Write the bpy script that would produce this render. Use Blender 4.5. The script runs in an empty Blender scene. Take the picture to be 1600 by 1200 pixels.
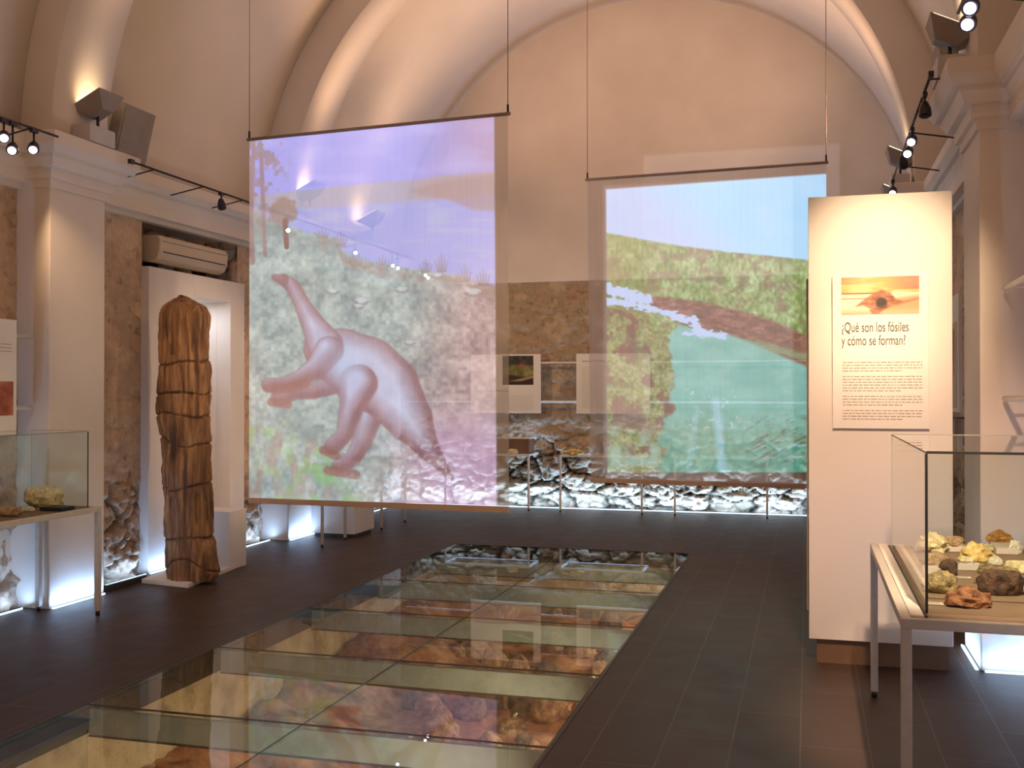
import bpy, bmesh, math, random
import numpy as np
from mathutils import Vector, Matrix, Euler

C = bpy.context.scene.collection
R = math.radians
# ------------------------------------------------------------------ camera
F_PX = 1648.0
CAM_H = 1.6
YAW = math.atan2(462, 1648)
PITCH = 0.4 * math.pi / 180
cam_d = bpy.data.cameras.new('camera')
cam_d.sensor_width = 36.0
cam_d.sensor_fit = 'HORIZONTAL'
cam_d.lens = 36.0 * F_PX / 1600.0
cam_d.clip_start = 0.05
cam_d.clip_end = 100
cam = bpy.data.objects.new('camera', cam_d)
C.objects.link(cam)
cam.location = (0, 0, CAM_H)
cam.rotation_euler = (math.pi / 2 + PITCH, 0, YAW)
bpy.context.scene.camera = cam
# ------------------------------------------------------------------ view + world
sc = bpy.context.scene
sc.view_settings.view_transform = 'Standard'
sc.view_settings.look = 'None'
sc.view_settings.gamma = 1
sc.view_settings.use_curve_mapping = False
sc.view_settings.exposure = 0.16
sc.cycles.max_bounces = 10
sc.cycles.transparent_max_bounces = 24
world = bpy.data.worlds.new('world')
sc.world = world
world.use_nodes = True
world.node_tree.nodes['Background'].inputs[0].default_value = (1.0, 0.64, 0.44, 1)
world.node_tree.nodes['Background'].inputs[1].default_value = 0.50

WARM = (1.0, 0.60, 0.36)
COOL = (0.34, 0.58, 1.0)


def lamp(kind, name, loc, target, energy, color, size=0.1, angle=60, blend=0.6, size_y=None):
    d = bpy.data.lights.new(name, kind)
    d.energy = energy
    d.color = color
    if kind == 'AREA':
        d.shape = 'RECTANGLE'
        d.size = size
        d.size_y = size_y or size
    elif kind == 'SPOT':
        d.spot_size = R(angle)
        d.spot_blend = blend
        d.shadow_soft_size = size
    else:
        d.shadow_soft_size = size
    o = bpy.data.objects.new(name, d)
    C.objects.link(o)
    o.location = loc
    if target is not None:
        v = Vector(target) - Vector(loc)
        o.rotation_euler = v.to_track_quat('-Z', 'Y').to_euler()
    return o


# uplighters standing on the cornices (bodies are built further down)
UPLIGHTS = [(-5.22, 6.92, 3.90, 28), (0.82, 6.92, 3.90, 26), (-5.22, 10.5, 3.90, 62), (0.82, 10.5, 3.90, 62),
            (-5.22, 2.6, 3.90, 46), (0.82, 2.6, 3.90, 46), (-5.30, 12.4, 3.90, 52), (0.90, 12.4, 3.90, 62)]  # nearest and farthest pairs are added to light near bay and back plaster
for ux, uy, uz, ue in UPLIGHTS:
    sgn = 1 if ux < -2 else -1
    lamp('SPOT', 'uplight_beam', (ux + sgn * .26, uy, uz), (ux + sgn * 1.5, uy, uz + 1.25), ue * 2.3, WARM, 0.14, 128, 1.0)
# beam of the projector that throws the valley picture: it spills past the cloth onto the back wall
pj = lamp('SPOT', 'projector_beam', (-1.5, 0.2, 0.62), None, 1500, (0.80, 0.82, 1.0), 0.02, 90, 0.0)
pj.rotation_euler = (math.pi / 2, 0, 0)
PJ_MASK = (-0.045, 0.136, 0.012, 0.298)      # tangents: left, right, bottom, top
pj.data.use_nodes = True
_t = pj.data.node_tree
_tc = _t.nodes.new('ShaderNodeTexCoord'); _sp = _t.nodes.new('ShaderNodeSeparateXYZ')
_t.links.new(_tc.outputs['Normal'], _sp.inputs[0])


def _m(op, a, b):
    n = _t.nodes.new('ShaderNodeMath'); n.operation = op
    for k, v in enumerate((a, b)):
        if isinstance(v, (int, float)): n.inputs[k].default_value = v
        else: _t.links.new(v, n.inputs[k])
    return n.outputs[0]


_z = _m('ABSOLUTE', _sp.outputs[2], 0)
_x = _m('DIVIDE', _sp.outputs[0], _z); _y = _m('DIVIDE', _sp.outputs[1], _z)
_k = _m('MULTIPLY', _m('MULTIPLY', _m('GREATER_THAN', _x, PJ_MASK[0]), _m('LESS_THAN', _x, PJ_MASK[1])), _m('MULTIPLY', _m('GREATER_THAN', _y, PJ_MASK[2]), _m('LESS_THAN', _y, PJ_MASK[3])))
_t.links.new(_k, _t.nodes['Emission'].inputs['Strength'])

# ------------------------------------------------------------------ projection helper (photo pixel -> point on a known plane)
_F = np.array([-math.sin(YAW) * math.cos(PITCH), math.cos(YAW) * math.cos(PITCH), math.sin(PITCH)])
_R = np.array([math.cos(YAW), math.sin(YAW), 0.0])
_U = np.cross(_R, _F)
_C = np.array([0, 0, CAM_H])


def ray(px, py):
    return _R * (px - 800) / F_PX + _U * (600 - py) / F_PX + _F


def at_x(px, py, x):
    d = ray(px, py); return _C + d * x / d[0]


def at_y(px, py, y):
    d = ray(px, py); return _C + d * y / d[1]


def at_z(px, py, z):
    d = ray(px, py); return _C + d * (z - CAM_H) / d[2]


def to_px(P):
    v = P - _C
    z = v @ _F
    return 800 + F_PX * (v @ _R) / z, 600 - F_PX * (v @ _U) / z


# ------------------------------------------------------------------ noise
def _hash(ix, iy, iz, seed):
    n = (ix.astype(np.int64) * 374761393 + iy.astype(np.int64) * 668265263 + iz.astype(np.int64) * 2147483647 + seed * 144665) & 0xffffffff
    n = ((n ^ (n >> 13)) * 1274126177) & 0xffffffff
    n = (n ^ (n >> 16)) & 0xffffff
    return n / float(0xffffff)


def vnoise(P, seed=0):
    i = np.floor(P).astype(np.int64)
    f = P - i
    f = f * f * (3 - 2 * f)
    out = 0
    for dx in (0, 1):
        for dy in (0, 1):
            for dz in (0, 1):
                w = (f[:, 0] if dx else 1 - f[:, 0]) * (f[:, 1] if dy else 1 - f[:, 1]) * (f[:, 2] if dz else 1 - f[:, 2])
                out = out + w * _hash(i[:, 0] + dx, i[:, 1] + dy, i[:, 2] + dz, seed)
    return out


def fbm(P, o=4, seed=0):
    a, s, t = 0.5, 0, 0
    for k in range(o):
        s = s + a * vnoise(P * (2 ** k) + 17.3 * k, seed + k)
        t += a
        a *= 0.5
    return s / t


def worley(P2, seed=0):
    i = np.floor(P2).astype(np.int64)
    f1 = np.full(len(P2), 9.0); f2 = np.full(len(P2), 9.0); idv = np.zeros(len(P2))
    z = np.zeros(len(P2), dtype=np.int64)
    for dx in (-1, 0, 1):
        for dy in (-1, 0, 1):
            cx, cy = i[:, 0] + dx, i[:, 1] + dy
            px = cx + _hash(cx, cy, z, seed); py = cy + _hash(cx, cy, z, seed + 7)
            d = np.hypot(P2[:, 0] - px, P2[:, 1] - py)
            cell = _hash(cx, cy, z, seed + 13)
            closer = d < f1
            f2 = np.where(closer, f1, np.minimum(f2, d))
            idv = np.where(closer, cell, idv)
            f1 = np.where(closer, d, f1)
    return f1, f2, idv


def sstep(a, b, x):
    t = np.clip((x - a) / (b - a), 0, 1)
    return t * t * (3 - 2 * t)


# ------------------------------------------------------------------ materials
MATS = {}


def nt(name):
    m = bpy.data.materials.new(name)
    m.use_nodes = True
    t = m.node_tree
    return m, t, t.nodes['Principled BSDF']


def link(t, a, b):
    t.links.new(a, b)


def rgb(c, a=1):
    return (c[0], c[1], c[2], a)


def noise_mat(name, c1, c2, scale=8, rough=0.7, bump=0.1, detail=6, metal=0, c3=None, spec=0.5, bdist=0.02):
    m, t, p = nt(name)
    tc = t.nodes.new('ShaderNodeTexCoord')
    n = t.nodes.new('ShaderNodeTexNoise'); n.inputs['Scale'].default_value = scale; n.inputs['Detail'].default_value = detail
    link(t, tc.outputs['Object'], n.inputs['Vector'])
    r = t.nodes.new('ShaderNodeValToRGB')
    r.color_ramp.elements[0].position = 0.35; r.color_ramp.elements[1].position = 0.65
    r.color_ramp.elements[0].color = rgb(c1); r.color_ramp.elements[1].color = rgb(c2)
    if c3:
        e = r.color_ramp.elements.new(0.5); e.color = rgb(c3)
    link(t, n.outputs['Fac'], r.inputs[0]); link(t, r.outputs[0], p.inputs['Base Color'])
    p.inputs['Roughness'].default_value = rough
    p.inputs['Metallic'].default_value = metal
    p.inputs['Specular IOR Level'].default_value = spec
    if bump:
        b = t.nodes.new('ShaderNodeBump'); b.inputs['Strength'].default_value = bump; b.inputs['Distance'].default_value = bdist
        n2 = t.nodes.new('ShaderNodeTexNoise'); n2.inputs['Scale'].default_value = scale * 3; n2.inputs['Detail'].default_value = 8
        link(t, tc.outputs['Object'], n2.inputs['Vector'])
        link(t, n2.outputs['Fac'], b.inputs['Height']); link(t, b.outputs[0], p.inputs['Normal'])
    MATS[name] = m
    return m


def M(k):
    return MATS[k]


noise_mat('plaster', (0.72, 0.63, 0.55), (0.80, 0.71, 0.63), 1.3, 0.85, 0.08, spec=0.2)
noise_mat('vault_plaster', (0.74, 0.66, 0.57), (0.82, 0.73, 0.64), 0.9, 0.85, 0.08, spec=0.2)
noise_mat('white_paint', (0.78, 0.72, 0.67), (0.82, 0.76, 0.71), 3, 0.6, 0.02, spec=0.3)
noise_mat('panel_white', (0.80, 0.73, 0.66), (0.83, 0.76, 0.69), 2, 0.55, 0.01, spec=0.3)
noise_mat('board_white', (0.84, 0.80, 0.74), (0.86, 0.82, 0.76), 2, 0.5, 0.0, spec=0.3)
noise_mat('table_metal', (0.50, 0.44, 0.38), (0.56, 0.50, 0.43), 20, 0.38, 0.0, spec=0.5)
noise_mat('pale_metal', (0.74, 0.68, 0.60), (0.80, 0.73, 0.65), 20, 0.4, 0.0, spec=0.5)
noise_mat('black', (0.012, 0.010, 0.010), (0.02, 0.018, 0.018), 20, 0.5, 0.0)
noise_mat('dark_metal', (0.03, 0.025, 0.03), (0.05, 0.04, 0.045), 20, 0.35, 0.0, metal=0.4)
noise_mat('grey_unit', (0.27, 0.22, 0.19), (0.31, 0.26, 0.22), 6, 0.6, 0.0)
noise_mat('grey_light', (0.50, 0.47, 0.46), (0.55, 0.52, 0.50), 6, 0.6, 0.0)
noise_mat('ac_plastic', (0.66, 0.52, 0.38), (0.70, 0.56, 0.42), 3, 0.5, 0.0)
noise_mat('brown_box_bounce_plinth', (0.16, 0.085, 0.045), (0.20, 0.11, 0.06), 6, 0.5, 0.02)
noise_mat('case_base', (0.22, 0.14, 0.09), (0.26, 0.17, 0.11), 8, 0.7, 0.0)
noise_mat('tray', (0.66, 0.58, 0.54), (0.72, 0.64, 0.60), 8, 0.6, 0.0)
noise_mat('glass_edge', (0.40, 0.42, 0.38), (0.46, 0.48, 0.43), 10, 0.3, 0.0)
noise_mat('text_ink', (0.10, 0.075, 0.055), (0.13, 0.10, 0.08), 10, 0.8, 0.0)
noise_mat('text_grey', (0.36, 0.30, 0.25), (0.42, 0.36, 0.30), 10, 0.8, 0.0)
noise_mat('beam_paint', (0.25, 0.31, 0.31), (0.33, 0.39, 0.38), 5, 0.5, 0.02)
noise_mat('curb', (0.035, 0.032, 0.028), (0.06, 0.055, 0.045), 5, 0.4, 0.02)
noise_mat('pit_stone', (0.40, 0.29, 0.18), (0.70, 0.56, 0.38), 4.5, 0.9, 1.0, c3=(0.60, 0.47, 0.31), bdist=0.05)
noise_mat('earth', (0.22, 0.075, 0.035), (0.62, 0.32, 0.19), 5, 0.95, 0.9, c3=(0.42, 0.18, 0.10))
noise_mat('boulder', (0.18, 0.09, 0.06), (0.62, 0.42, 0.28), 4, 0.9, 0.8, c3=(0.38, 0.21, 0.13))
noise_mat('boulder_dark', (0.05, 0.035, 0.035), (0.28, 0.19, 0.15), 4, 0.9, 0.8)
noise_mat('glint', (0.7, 0.62, 0.5), (0.8, 0.72, 0.6), 6, 0.25, 0.0)
noise_mat('rail_white', (0.75, 0.68, 0.6), (0.8, 0.73, 0.65), 6, 0.4, 0.0)
noise_mat('roll_hem', (0.56, 0.36, 0.25), (0.60, 0.40, 0.28), 6, 0.7, 0.0)
noise_mat('bar_metal', (0.30, 0.22, 0.18), (0.36, 0.27, 0.22), 12, 0.4, 0.0)
ROCKC = dict(cream=((0.72, 0.60, 0.30), (0.88, 0.80, 0.52)), tan=((0.38, 0.24, 0.14), (0.60, 0.42, 0.26)),
             dark=((0.05, 0.028, 0.018), (0.16, 0.08, 0.05)), yellow=((0.65, 0.42, 0.12), (0.86, 0.66, 0.28)),
             orange=((0.55, 0.24, 0.05), (0.80, 0.45, 0.12)), white=((0.75, 0.72, 0.60), (0.88, 0.86, 0.74)),
             red=((0.20, 0.07, 0.035), (0.44, 0.19, 0.09)), olive=((0.22, 0.16, 0.08), (0.48, 0.36, 0.18)),
             slate=((0.06, 0.07, 0.08), (0.14, 0.14, 0.15)))
for k, (a, b) in ROCKC.items():
    noise_mat('rock_' + k, tuple(q * .75 for q in a), b, 34, 0.75, 0.9, bdist=0.008)


def emis(name, col, s):
    m = bpy.data.materials.new(name); m.use_nodes = True
    t = m.node_tree; t.nodes.clear()
    e = t.nodes.new('ShaderNodeEmission'); e.inputs[0].default_value = rgb(col); e.inputs[1].default_value = s
    o = t.nodes.new('ShaderNodeOutputMaterial'); link(t, e.outputs[0], o.inputs[0])
    MATS[name] = m


emis('led_glow', (0.55, 0.78, 1.0), 2.2)
emis('lens_glow', (0.86, 0.84, 1.0), 14.0)
emis('uplight_glow', (1.0, 0.72, 0.42), 6.0)


def glass_mat(name, tint, rough=0.0, ior=1.5):
    m = bpy.data.materials.new(name); m.use_nodes = True
    t = m.node_tree; t.nodes.clear()
    tr = t.nodes.new('ShaderNodeBsdfTransparent'); tr.inputs[0].default_value = rgb(tint)
    gl = t.nodes.new('ShaderNodeBsdfGlossy'); gl.inputs['Roughness'].default_value = rough; gl.inputs[0].default_value = (1, 1, 1, 1)
    fr = t.nodes.new('ShaderNodeFresnel'); fr.inputs[0].default_value = ior
    mx = t.nodes.new('ShaderNodeMixShader'); o = t.nodes.new('ShaderNodeOutputMaterial')
    ge = t.nodes.new('ShaderNodeNewGeometry'); iv = t.nodes.new('ShaderNodeMath'); iv.operation = 'SUBTRACT'; iv.inputs[0].default_value = 1.0
    ml = t.nodes.new('ShaderNodeMath'); ml.operation = 'MULTIPLY'
    link(t, ge.outputs['Backfacing'], iv.inputs[1]); link(t, fr.outputs[0], ml.inputs[0]); link(t, iv.outputs[0], ml.inputs[1])
    link(t, ml.outputs[0], mx.inputs[0]); link(t, tr.outputs[0], mx.inputs[1]); link(t, gl.outputs[0], mx.inputs[2]); link(t, mx.outputs[0], o.inputs[0])
    MATS[name] = m


glass_mat('case_glass', (0.93, 0.95, 0.93))
glass_mat('floor_glass', (0.90, 0.955, 0.915), ior=1.42)


def stone_mat(name, cols, sc1, mort):
    """rubble and plaster wall: blotchy stone colours, dark pits; attribute 'cav' marks the deep joints"""
    m, t, p = nt(name)
    tc = t.nodes.new('ShaderNodeTexCoord')
    n = t.nodes.new('ShaderNodeTexNoise'); n.inputs['Scale'].default_value = sc1; n.inputs['Detail'].default_value = 10; n.inputs['Roughness'].default_value = 0.65
    link(t, tc.outputs['Object'], n.inputs['Vector'])
    r = t.nodes.new('ShaderNodeValToRGB')
    els = r.color_ramp.elements
    els[0].position = 0.3; els[0].color = rgb(cols[0]); els[1].position = 0.7; els[1].color = rgb(cols[-1])
    for i, c in enumerate(cols[1:-1]):
        e = els.new(0.3 + 0.4 * (i + 1) / (len(cols) - 1)); e.color = rgb(c)
    link(t, n.outputs['Fac'], r.inputs[0])
    n2 = t.nodes.new('ShaderNodeTexNoise'); n2.inputs['Scale'].default_value = 14; n2.inputs['Detail'].default_value = 5
    link(t, tc.outputs['Object'], n2.inputs['Vector'])
    r2 = t.nodes.new('ShaderNodeValToRGB'); r2.color_ramp.elements[0].position = 0.30; r2.color_ramp.elements[1].position = 0.42
    r2.color_ramp.elements[0].color = (0.25, 0.2, 0.17, 1); r2.color_ramp.elements[1].color = (1, 1, 1, 1)
    link(t, n2.outputs['Fac'], r2.inputs[0])
    mu = t.nodes.new('ShaderNodeMixRGB'); mu.blend_type = 'MULTIPLY'; mu.inputs[0].default_value = 0.45
    link(t, r.outputs[0], mu.inputs[1]); link(t, r2.outputs[0], mu.inputs[2])
    at = t.nodes.new('ShaderNodeAttribute'); at.attribute_name = 'cav'
    mc = t.nodes.new('ShaderNodeMixRGB'); mc.inputs[2].default_value = rgb(mort)
    link(t, at.outputs['Fac'], mc.inputs[0]); link(t, mu.outputs[0], mc.inputs[1])
    link(t, mc.outputs[0], p.inputs['Base Color'])
    p.inputs['Roughness'].default_value = 0.95; p.inputs['Specular IOR Level'].default_value = 0.15
    b = t.nodes.new('ShaderNodeBump'); b.inputs['Strength'].default_value = 0.9; b.inputs['Distance'].default_value = 0.03
    n3 = t.nodes.new('ShaderNodeTexNoise'); n3.inputs['Scale'].default_value = 22; n3.inputs['Detail'].default_value = 8
    link(t, tc.outputs['Object'], n3.inputs['Vector']); link(t, n3.outputs['Fac'], b.inputs['Height']); link(t, b.outputs[0], p.inputs['Normal'])
    MATS[name] = m


stone_mat('stone', [(0.46, 0.29, 0.19), (0.68, 0.47, 0.34), (0.56, 0.41, 0.29), (0.74, 0.54, 0.40), (0.62, 0.48, 0.36)], 2.2, (0.09, 0.058, 0.04))
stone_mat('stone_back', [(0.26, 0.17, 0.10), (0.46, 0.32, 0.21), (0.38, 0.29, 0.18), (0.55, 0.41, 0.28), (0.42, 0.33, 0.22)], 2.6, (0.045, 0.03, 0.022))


def floor_mat():
    m, t, p = nt('slate_floor')
    tc = t.nodes.new('ShaderNodeTexCoord')
    mp = t.nodes.new('ShaderNodeMapping'); mp.inputs['Rotation'].default_value = (0, 0, math.pi / 2); mp.inputs['Location'].default_value = (0, 0.035, 0)
    link(t, tc.outputs['Object'], mp.inputs['Vector'])
    b = t.nodes.new('ShaderNodeTexBrick')
    b.inputs['Scale'].default_value = 1.0; b.inputs['Brick Width'].default_value = 0.9; b.inputs['Row Height'].default_value = 0.30
    b.inputs['Mortar Size'].default_value = 0.0035; b.inputs['Mortar Smooth'].default_value = 0.2; b.offset = 0.5
    b.inputs['Color1'].default_value = (0.072, 0.043, 0.031, 1); b.inputs['Color2'].default_value = (0.058, 0.035, 0.025, 1); b.inputs['Mortar'].default_value = (0.13, 0.092, 0.07, 1)
    link(t, mp.outputs[0], b.inputs['Vector'])
    n = t.nodes.new('ShaderNodeTexNoise'); n.inputs['Scale'].default_value = 5; n.inputs['Detail'].default_value = 8
    link(t, tc.outputs['Object'], n.inputs['Vector'])
    mu = t.nodes.new('ShaderNodeMixRGB'); mu.blend_type = 'OVERLAY'; mu.inputs[0].default_value = 0.5
    link(t, b.outputs[0], mu.inputs[1]); link(t, n.outputs['Fac'], mu.inputs[2]); link(t, mu.outputs[0], p.inputs['Base Color'])
    rr = t.nodes.new('ShaderNodeMapRange'); rr.inputs[3].default_value = 0.36; rr.inputs[4].default_value = 0.60
    link(t, n.outputs['Fac'], rr.inputs[0]); link(t, rr.outputs[0], p.inputs['Roughness'])
    bu = t.nodes.new('ShaderNodeBump'); bu.inputs['Strength'].default_value = 0.25; bu.inputs['Distance'].default_value = 0.01
    link(t, n.outputs['Fac'], bu.inputs['Height']); link(t, bu.outputs[0], p.inputs['Normal'])
    p.inputs['Specular IOR Level'].default_value = 0.32
    MATS['slate_floor'] = m


floor_mat()


def wood_mat():
    m, t, p = nt('fossil_wood')
    tc = t.nodes.new('ShaderNodeTexCoord')
    mp = t.nodes.new('ShaderNodeMapping'); mp.inputs['Scale'].default_value = (14, 14, 1.1)
    link(t, tc.outputs['Object'], mp.inputs['Vector'])
    n = t.nodes.new('ShaderNodeTexNoise'); n.inputs['Scale'].default_value = 2.0; n.inputs['Detail'].default_value = 8; n.inputs['Distortion'].default_value = 0.6
    link(t, mp.outputs[0], n.inputs['Vector'])
    r = t.nodes.new('ShaderNodeValToRGB'); e = r.color_ramp.elements
    e[0].position = 0.3; e[0].color = (0.10, 0.045, 0.02, 1); e[1].position = 0.74; e[1].color = (0.50, 0.29, 0.13, 1)
    x = e.new(0.5); x.color = (0.27, 0.13, 0.055, 1)
    link(t, n.outputs['Fac'], r.inputs[0])
    at = t.nodes.new('ShaderNodeAttribute'); at.attribute_name = 'cav'
    mc = t.nodes.new('ShaderNodeMixRGB'); mc.inputs[2].default_value = (0.045, 0.02, 0.012, 1)
    link(t, at.outputs['Fac'], mc.inputs[0]); link(t, r.outputs[0], mc.inputs[1]); link(t, mc.outputs[0], p.inputs['Base Color'])
    b = t.nodes.new('ShaderNodeBump'); b.inputs['Strength'].default_value = 0.7; b.inputs['Distance'].default_value = 0.01
    link(t, n.outputs['Fac'], b.inputs['Height']); link(t, b.outputs[0], p.inputs['Normal'])
    p.inputs['Roughness'].default_value = 0.7
    MATS['fossil_wood'] = m


wood_mat()


def picture_mat(name='printed_picture'):
    m, t, p = nt(name)
    at = t.nodes.new('ShaderNodeAttribute'); at.attribute_name = 'Col'
    link(t, at.outputs['Color'], p.inputs['Base Color']); p.inputs['Roughness'].default_value = 0.5
    MATS[name] = m


picture_mat()


def scrim_mat():
    """thin voile: half of the light passes straight through, the cloth itself scatters, the projected picture glows on it"""
    m = bpy.data.materials.new('voile'); m.use_nodes = True
    t = m.node_tree; t.nodes.clear()
    o = t.nodes.new('ShaderNodeOutputMaterial')
    tr = t.nodes.new('ShaderNodeBsdfTransparent')
    di = t.nodes.new('ShaderNodeBsdfDiffuse'); di.inputs[0].default_value = (0.80, 0.70, 0.60, 1)
    tl = t.nodes.new('ShaderNodeBsdfTranslucent'); tl.inputs[0].default_value = (0.80, 0.70, 0.60, 1)
    m1 = t.nodes.new('ShaderNodeMixShader'); m1.inputs[0].default_value = 0.4
    link(t, di.outputs[0], m1.inputs[1]); link(t, tl.outputs[0], m1.inputs[2])
    m2 = t.nodes.new('ShaderNodeMixShader')
    at = t.nodes.new('ShaderNodeAttribute'); at.attribute_name = 'Col'
    # weave
    tc = t.nodes.new('ShaderNodeTexCoord')
    n = t.nodes.new('ShaderNodeTexNoise'); n.inputs['Scale'].default_value = 3
    mp = t.nodes.new('ShaderNodeMapping'); mp.inputs['Scale'].default_value = (12, 12, 0.4)
    link(t, tc.outputs['Object'], mp.inputs[0]); link(t, mp.outputs[0], n.inputs['Vector'])
    mr = t.nodes.new('ShaderNodeMapRange'); mr.inputs[3].default_value = 0.46; mr.inputs[4].default_value = 0.56
    link(t, n.outputs['Fac'], mr.inputs[0]); link(t, mr.outputs[0], m2.inputs[0])
    link(t, tr.outputs[0], m2.inputs[1]); link(t, m1.outputs[0], m2.inputs[2])
    em = t.nodes.new('ShaderNodeEmission'); em.inputs[1].default_value = 1.0
    link(t, at.outputs['Color'], em.inputs[0])
    ad = t.nodes.new('ShaderNodeAddShader')
    link(t, m2.outputs[0], ad.inputs[0]); link(t, em.outputs[0], ad.inputs[1]); link(t, ad.outputs[0], o.inputs[0])
    MATS['voile'] = m


scrim_mat()


# ------------------------------------------------------------------ object helpers
def tag(o, label=None, cat=None, group=None, kind=None):
    if label: o['label'] = label
    if cat: o['category'] = cat
    if group: o['group'] = group
    if kind: o['kind'] = kind
    return o


def thing(name, loc, label, cat, group=None):
    o = bpy.data.objects.new(name, None)
    o.empty_display_size = 0.1
    C.objects.link(o)
    o.location = loc
    return tag(o, label, cat, group)


ORIG = {}


def origin_of(parent):
    v = Vector((0, 0, 0))
    while parent is not None:
        v += Vector(parent.location)
        parent = parent.parent
    return v


class MB:
    def __init__(s):
        s.v = []; s.f = []; s.sm = []

    def add(s, vs, fs, smooth=False):
        b = len(s.v)
        s.v += [tuple(map(float, x)) for x in vs]
        s.f += [tuple(b + i for i in f) for f in fs]
        s.sm += [smooth] * len(fs)
        return s

    def box(s, x0, y0, z0, x1, y1, z1):
        vs = [(x, y, z) for x in (x0, x1) for y in (y0, y1) for z in (z0, z1)]
        return s.add(vs, [(0, 1, 3, 2), (4, 6, 7, 5), (0, 4, 5, 1), (2, 3, 7, 6), (0, 2, 6, 4), (1, 5, 7, 3)])

    def obox(s, c, size, rot):
        m = Euler(rot).to_matrix()
        vs = [Vector(c) + m @ Vector((x * size[0] / 2, y * size[1] / 2, z * size[2] / 2)) for x in (-1, 1) for y in (-1, 1) for z in (-1, 1)]
        return s.add(vs, [(0, 1, 3, 2), (4, 6, 7, 5), (0, 4, 5, 1), (2, 3, 7, 6), (0, 2, 6, 4), (1, 5, 7, 3)])

    def tube(s, p0, p1, r0, n=12, r1=None, cap=True):
        p0, p1 = Vector(p0), Vector(p1)
        r1 = r0 if r1 is None else r1
        q = (p1 - p0).to_track_quat('Z', 'Y')
        vs = []
        for p, r in ((p0, r0), (p1, r1)):
            for k in range(n):
                a = 2 * math.pi * k / n
                vs.append(p + q @ Vector((r * math.cos(a), r * math.sin(a), 0)))
        s.add(vs, [(k, (k + 1) % n, n + (k + 1) % n, n + k) for k in range(n)], True)
        if cap:
            b = len(s.v) - 2 * n
            s.f += [tuple(b + k for k in reversed(range(n))), tuple(b + n + k for k in range(n))]; s.sm += [False, False]
        return s

    def lathe(s, p0, axis, prof, n=16):
        """prof: (distance along the axis, radius)"""
        p0 = Vector(p0); q = Vector(axis).to_track_quat('Z', 'Y')
        vs = []
        for t, r in prof:
            for k in range(n):
                a = 2 * math.pi * k / n
                vs.append(p0 + q @ Vector((r * math.cos(a), r * math.sin(a), t)))
        fs = []
        for j in range(len(prof) - 1):
            for k in range(n):
                fs.append((j * n + k, j * n + (k + 1) % n, (j + 1) * n + (k + 1) % n, (j + 1) * n + k))
        s.add(vs, fs, True)
        b = len(s.v) - len(vs)
        s.f += [tuple(b + k for k in reversed(range(n))), tuple(b + (len(prof) - 1) * n + k for k in range(n))]; s.sm += [False, False]
        return s

    def sweep(s, prof, path):
        """prof: [(u, z)], u outwards; path: [(x, y, nx, ny)] mitre points; open sweep with end caps"""
        n = len(prof)
        vs = []
        for (x, y, nx, ny) in path:
            for (u, z) in prof:
                vs.append((x + nx * u, y + ny * u, z))
        fs = []
        for j in range(len(path) - 1):
            for k in range(n):
                a, b2 = j * n + k, j * n + (k + 1) % n
                fs.append((a, b2, b2 + n, a + n))
        fs.append(tuple(range(n))); fs.append(tuple(reversed(range((len(path) - 1) * n, len(path) * n))))
        return s.add(vs, fs)

    def build(s, name, mat, parent=None, bevel=0, local=False, loc=None):
        o_ = Vector((0, 0, 0)) if local else (origin_of(parent) if parent else Vector(loc or (0, 0, 0)))
        me = bpy.data.meshes.new(name)
        me.from_pydata([(x - o_.x, y - o_.y, z - o_.z) for x, y, z in s.v], [], s.f)
        for p, sm in zip(me.polygons, s.sm):
            p.use_smooth = sm
        bm = bmesh.new(); bm.from_mesh(me)
        bmesh.ops.recalc_face_normals(bm, faces=bm.faces)
        bm.to_mesh(me); bm.free()
        me.materials.append(M(mat))
        o = bpy.data.objects.new(name, me)
        C.objects.link(o)
        if parent: o.parent = parent
        elif loc: o.location = loc
        if bevel:
            b = o.modifiers.new('bevel', 'BEVEL'); b.width = bevel; b.segments = 2; b.limit_method = 'ANGLE'
        return o


def grid_mesh(name, P, nu, nv, mat, attrs=None, cols=None, parent=None, smooth=True):
    """P: (nv*nu, 3) numpy points, row major"""
    me = bpy.data.meshes.new(name)
    off = np.array(origin_of(parent)) if parent else np.zeros(3)
    Q = P - off
    idx = np.arange(nu * nv).reshape(nv, nu)
    f = np.stack([idx[:-1, :-1], idx[:-1, 1:], idx[1:, 1:], idx[1:, :-1]], -1).reshape(-1, 4)
    me.vertices.add(nu * nv); me.vertices.foreach_set('co', Q.astype(np.float32).ravel())
    me.loops.add(f.size); me.loops.foreach_set('vertex_index', f.astype(np.int32).ravel())
    me.polygons.add(len(f)); me.polygons.foreach_set('loop_start', (np.arange(len(f)) * 4).astype(np.int32))
    me.update(calc_edges=True); me.validate()
    me.polygons.foreach_set('use_smooth', [smooth] * len(me.polygons))
    if attrs:
        for k, a in attrs.items():
            at = me.attributes.new(k, 'FLOAT', 'POINT'); at.data.foreach_set('value', a.astype(np.float32))
    if cols is not None:
        at = me.color_attributes.new('Col', 'FLOAT_COLOR', 'POINT')
        rgba = np.concatenate([cols, np.ones((len(cols), 1))], 1)
        at.data.foreach_set('color', rgba.astype(np.float32).ravel())
    me.materials.append(M(mat))
    o = bpy.data.objects.new(name, me); C.objects.link(o)
    if parent: o.parent = parent
    return o


def join_meshes(name, objs):
    """several grids of the same wall become one mesh"""
    bm = bmesh.new()
    for o in objs:
        bm.from_mesh(o.data)
    me = bpy.data.meshes.new(name)
    bm.to_mesh(me); bm.free()
    me.materials.append(objs[0].data.materials[0])
    for p in me.polygons: p.use_smooth = True
    for o in objs:
        d = o.data; bpy.data.objects.remove(o); bpy.data.meshes.remove(d)
    o = bpy.data.objects.new(name, me); C.objects.link(o)
    return o


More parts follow.
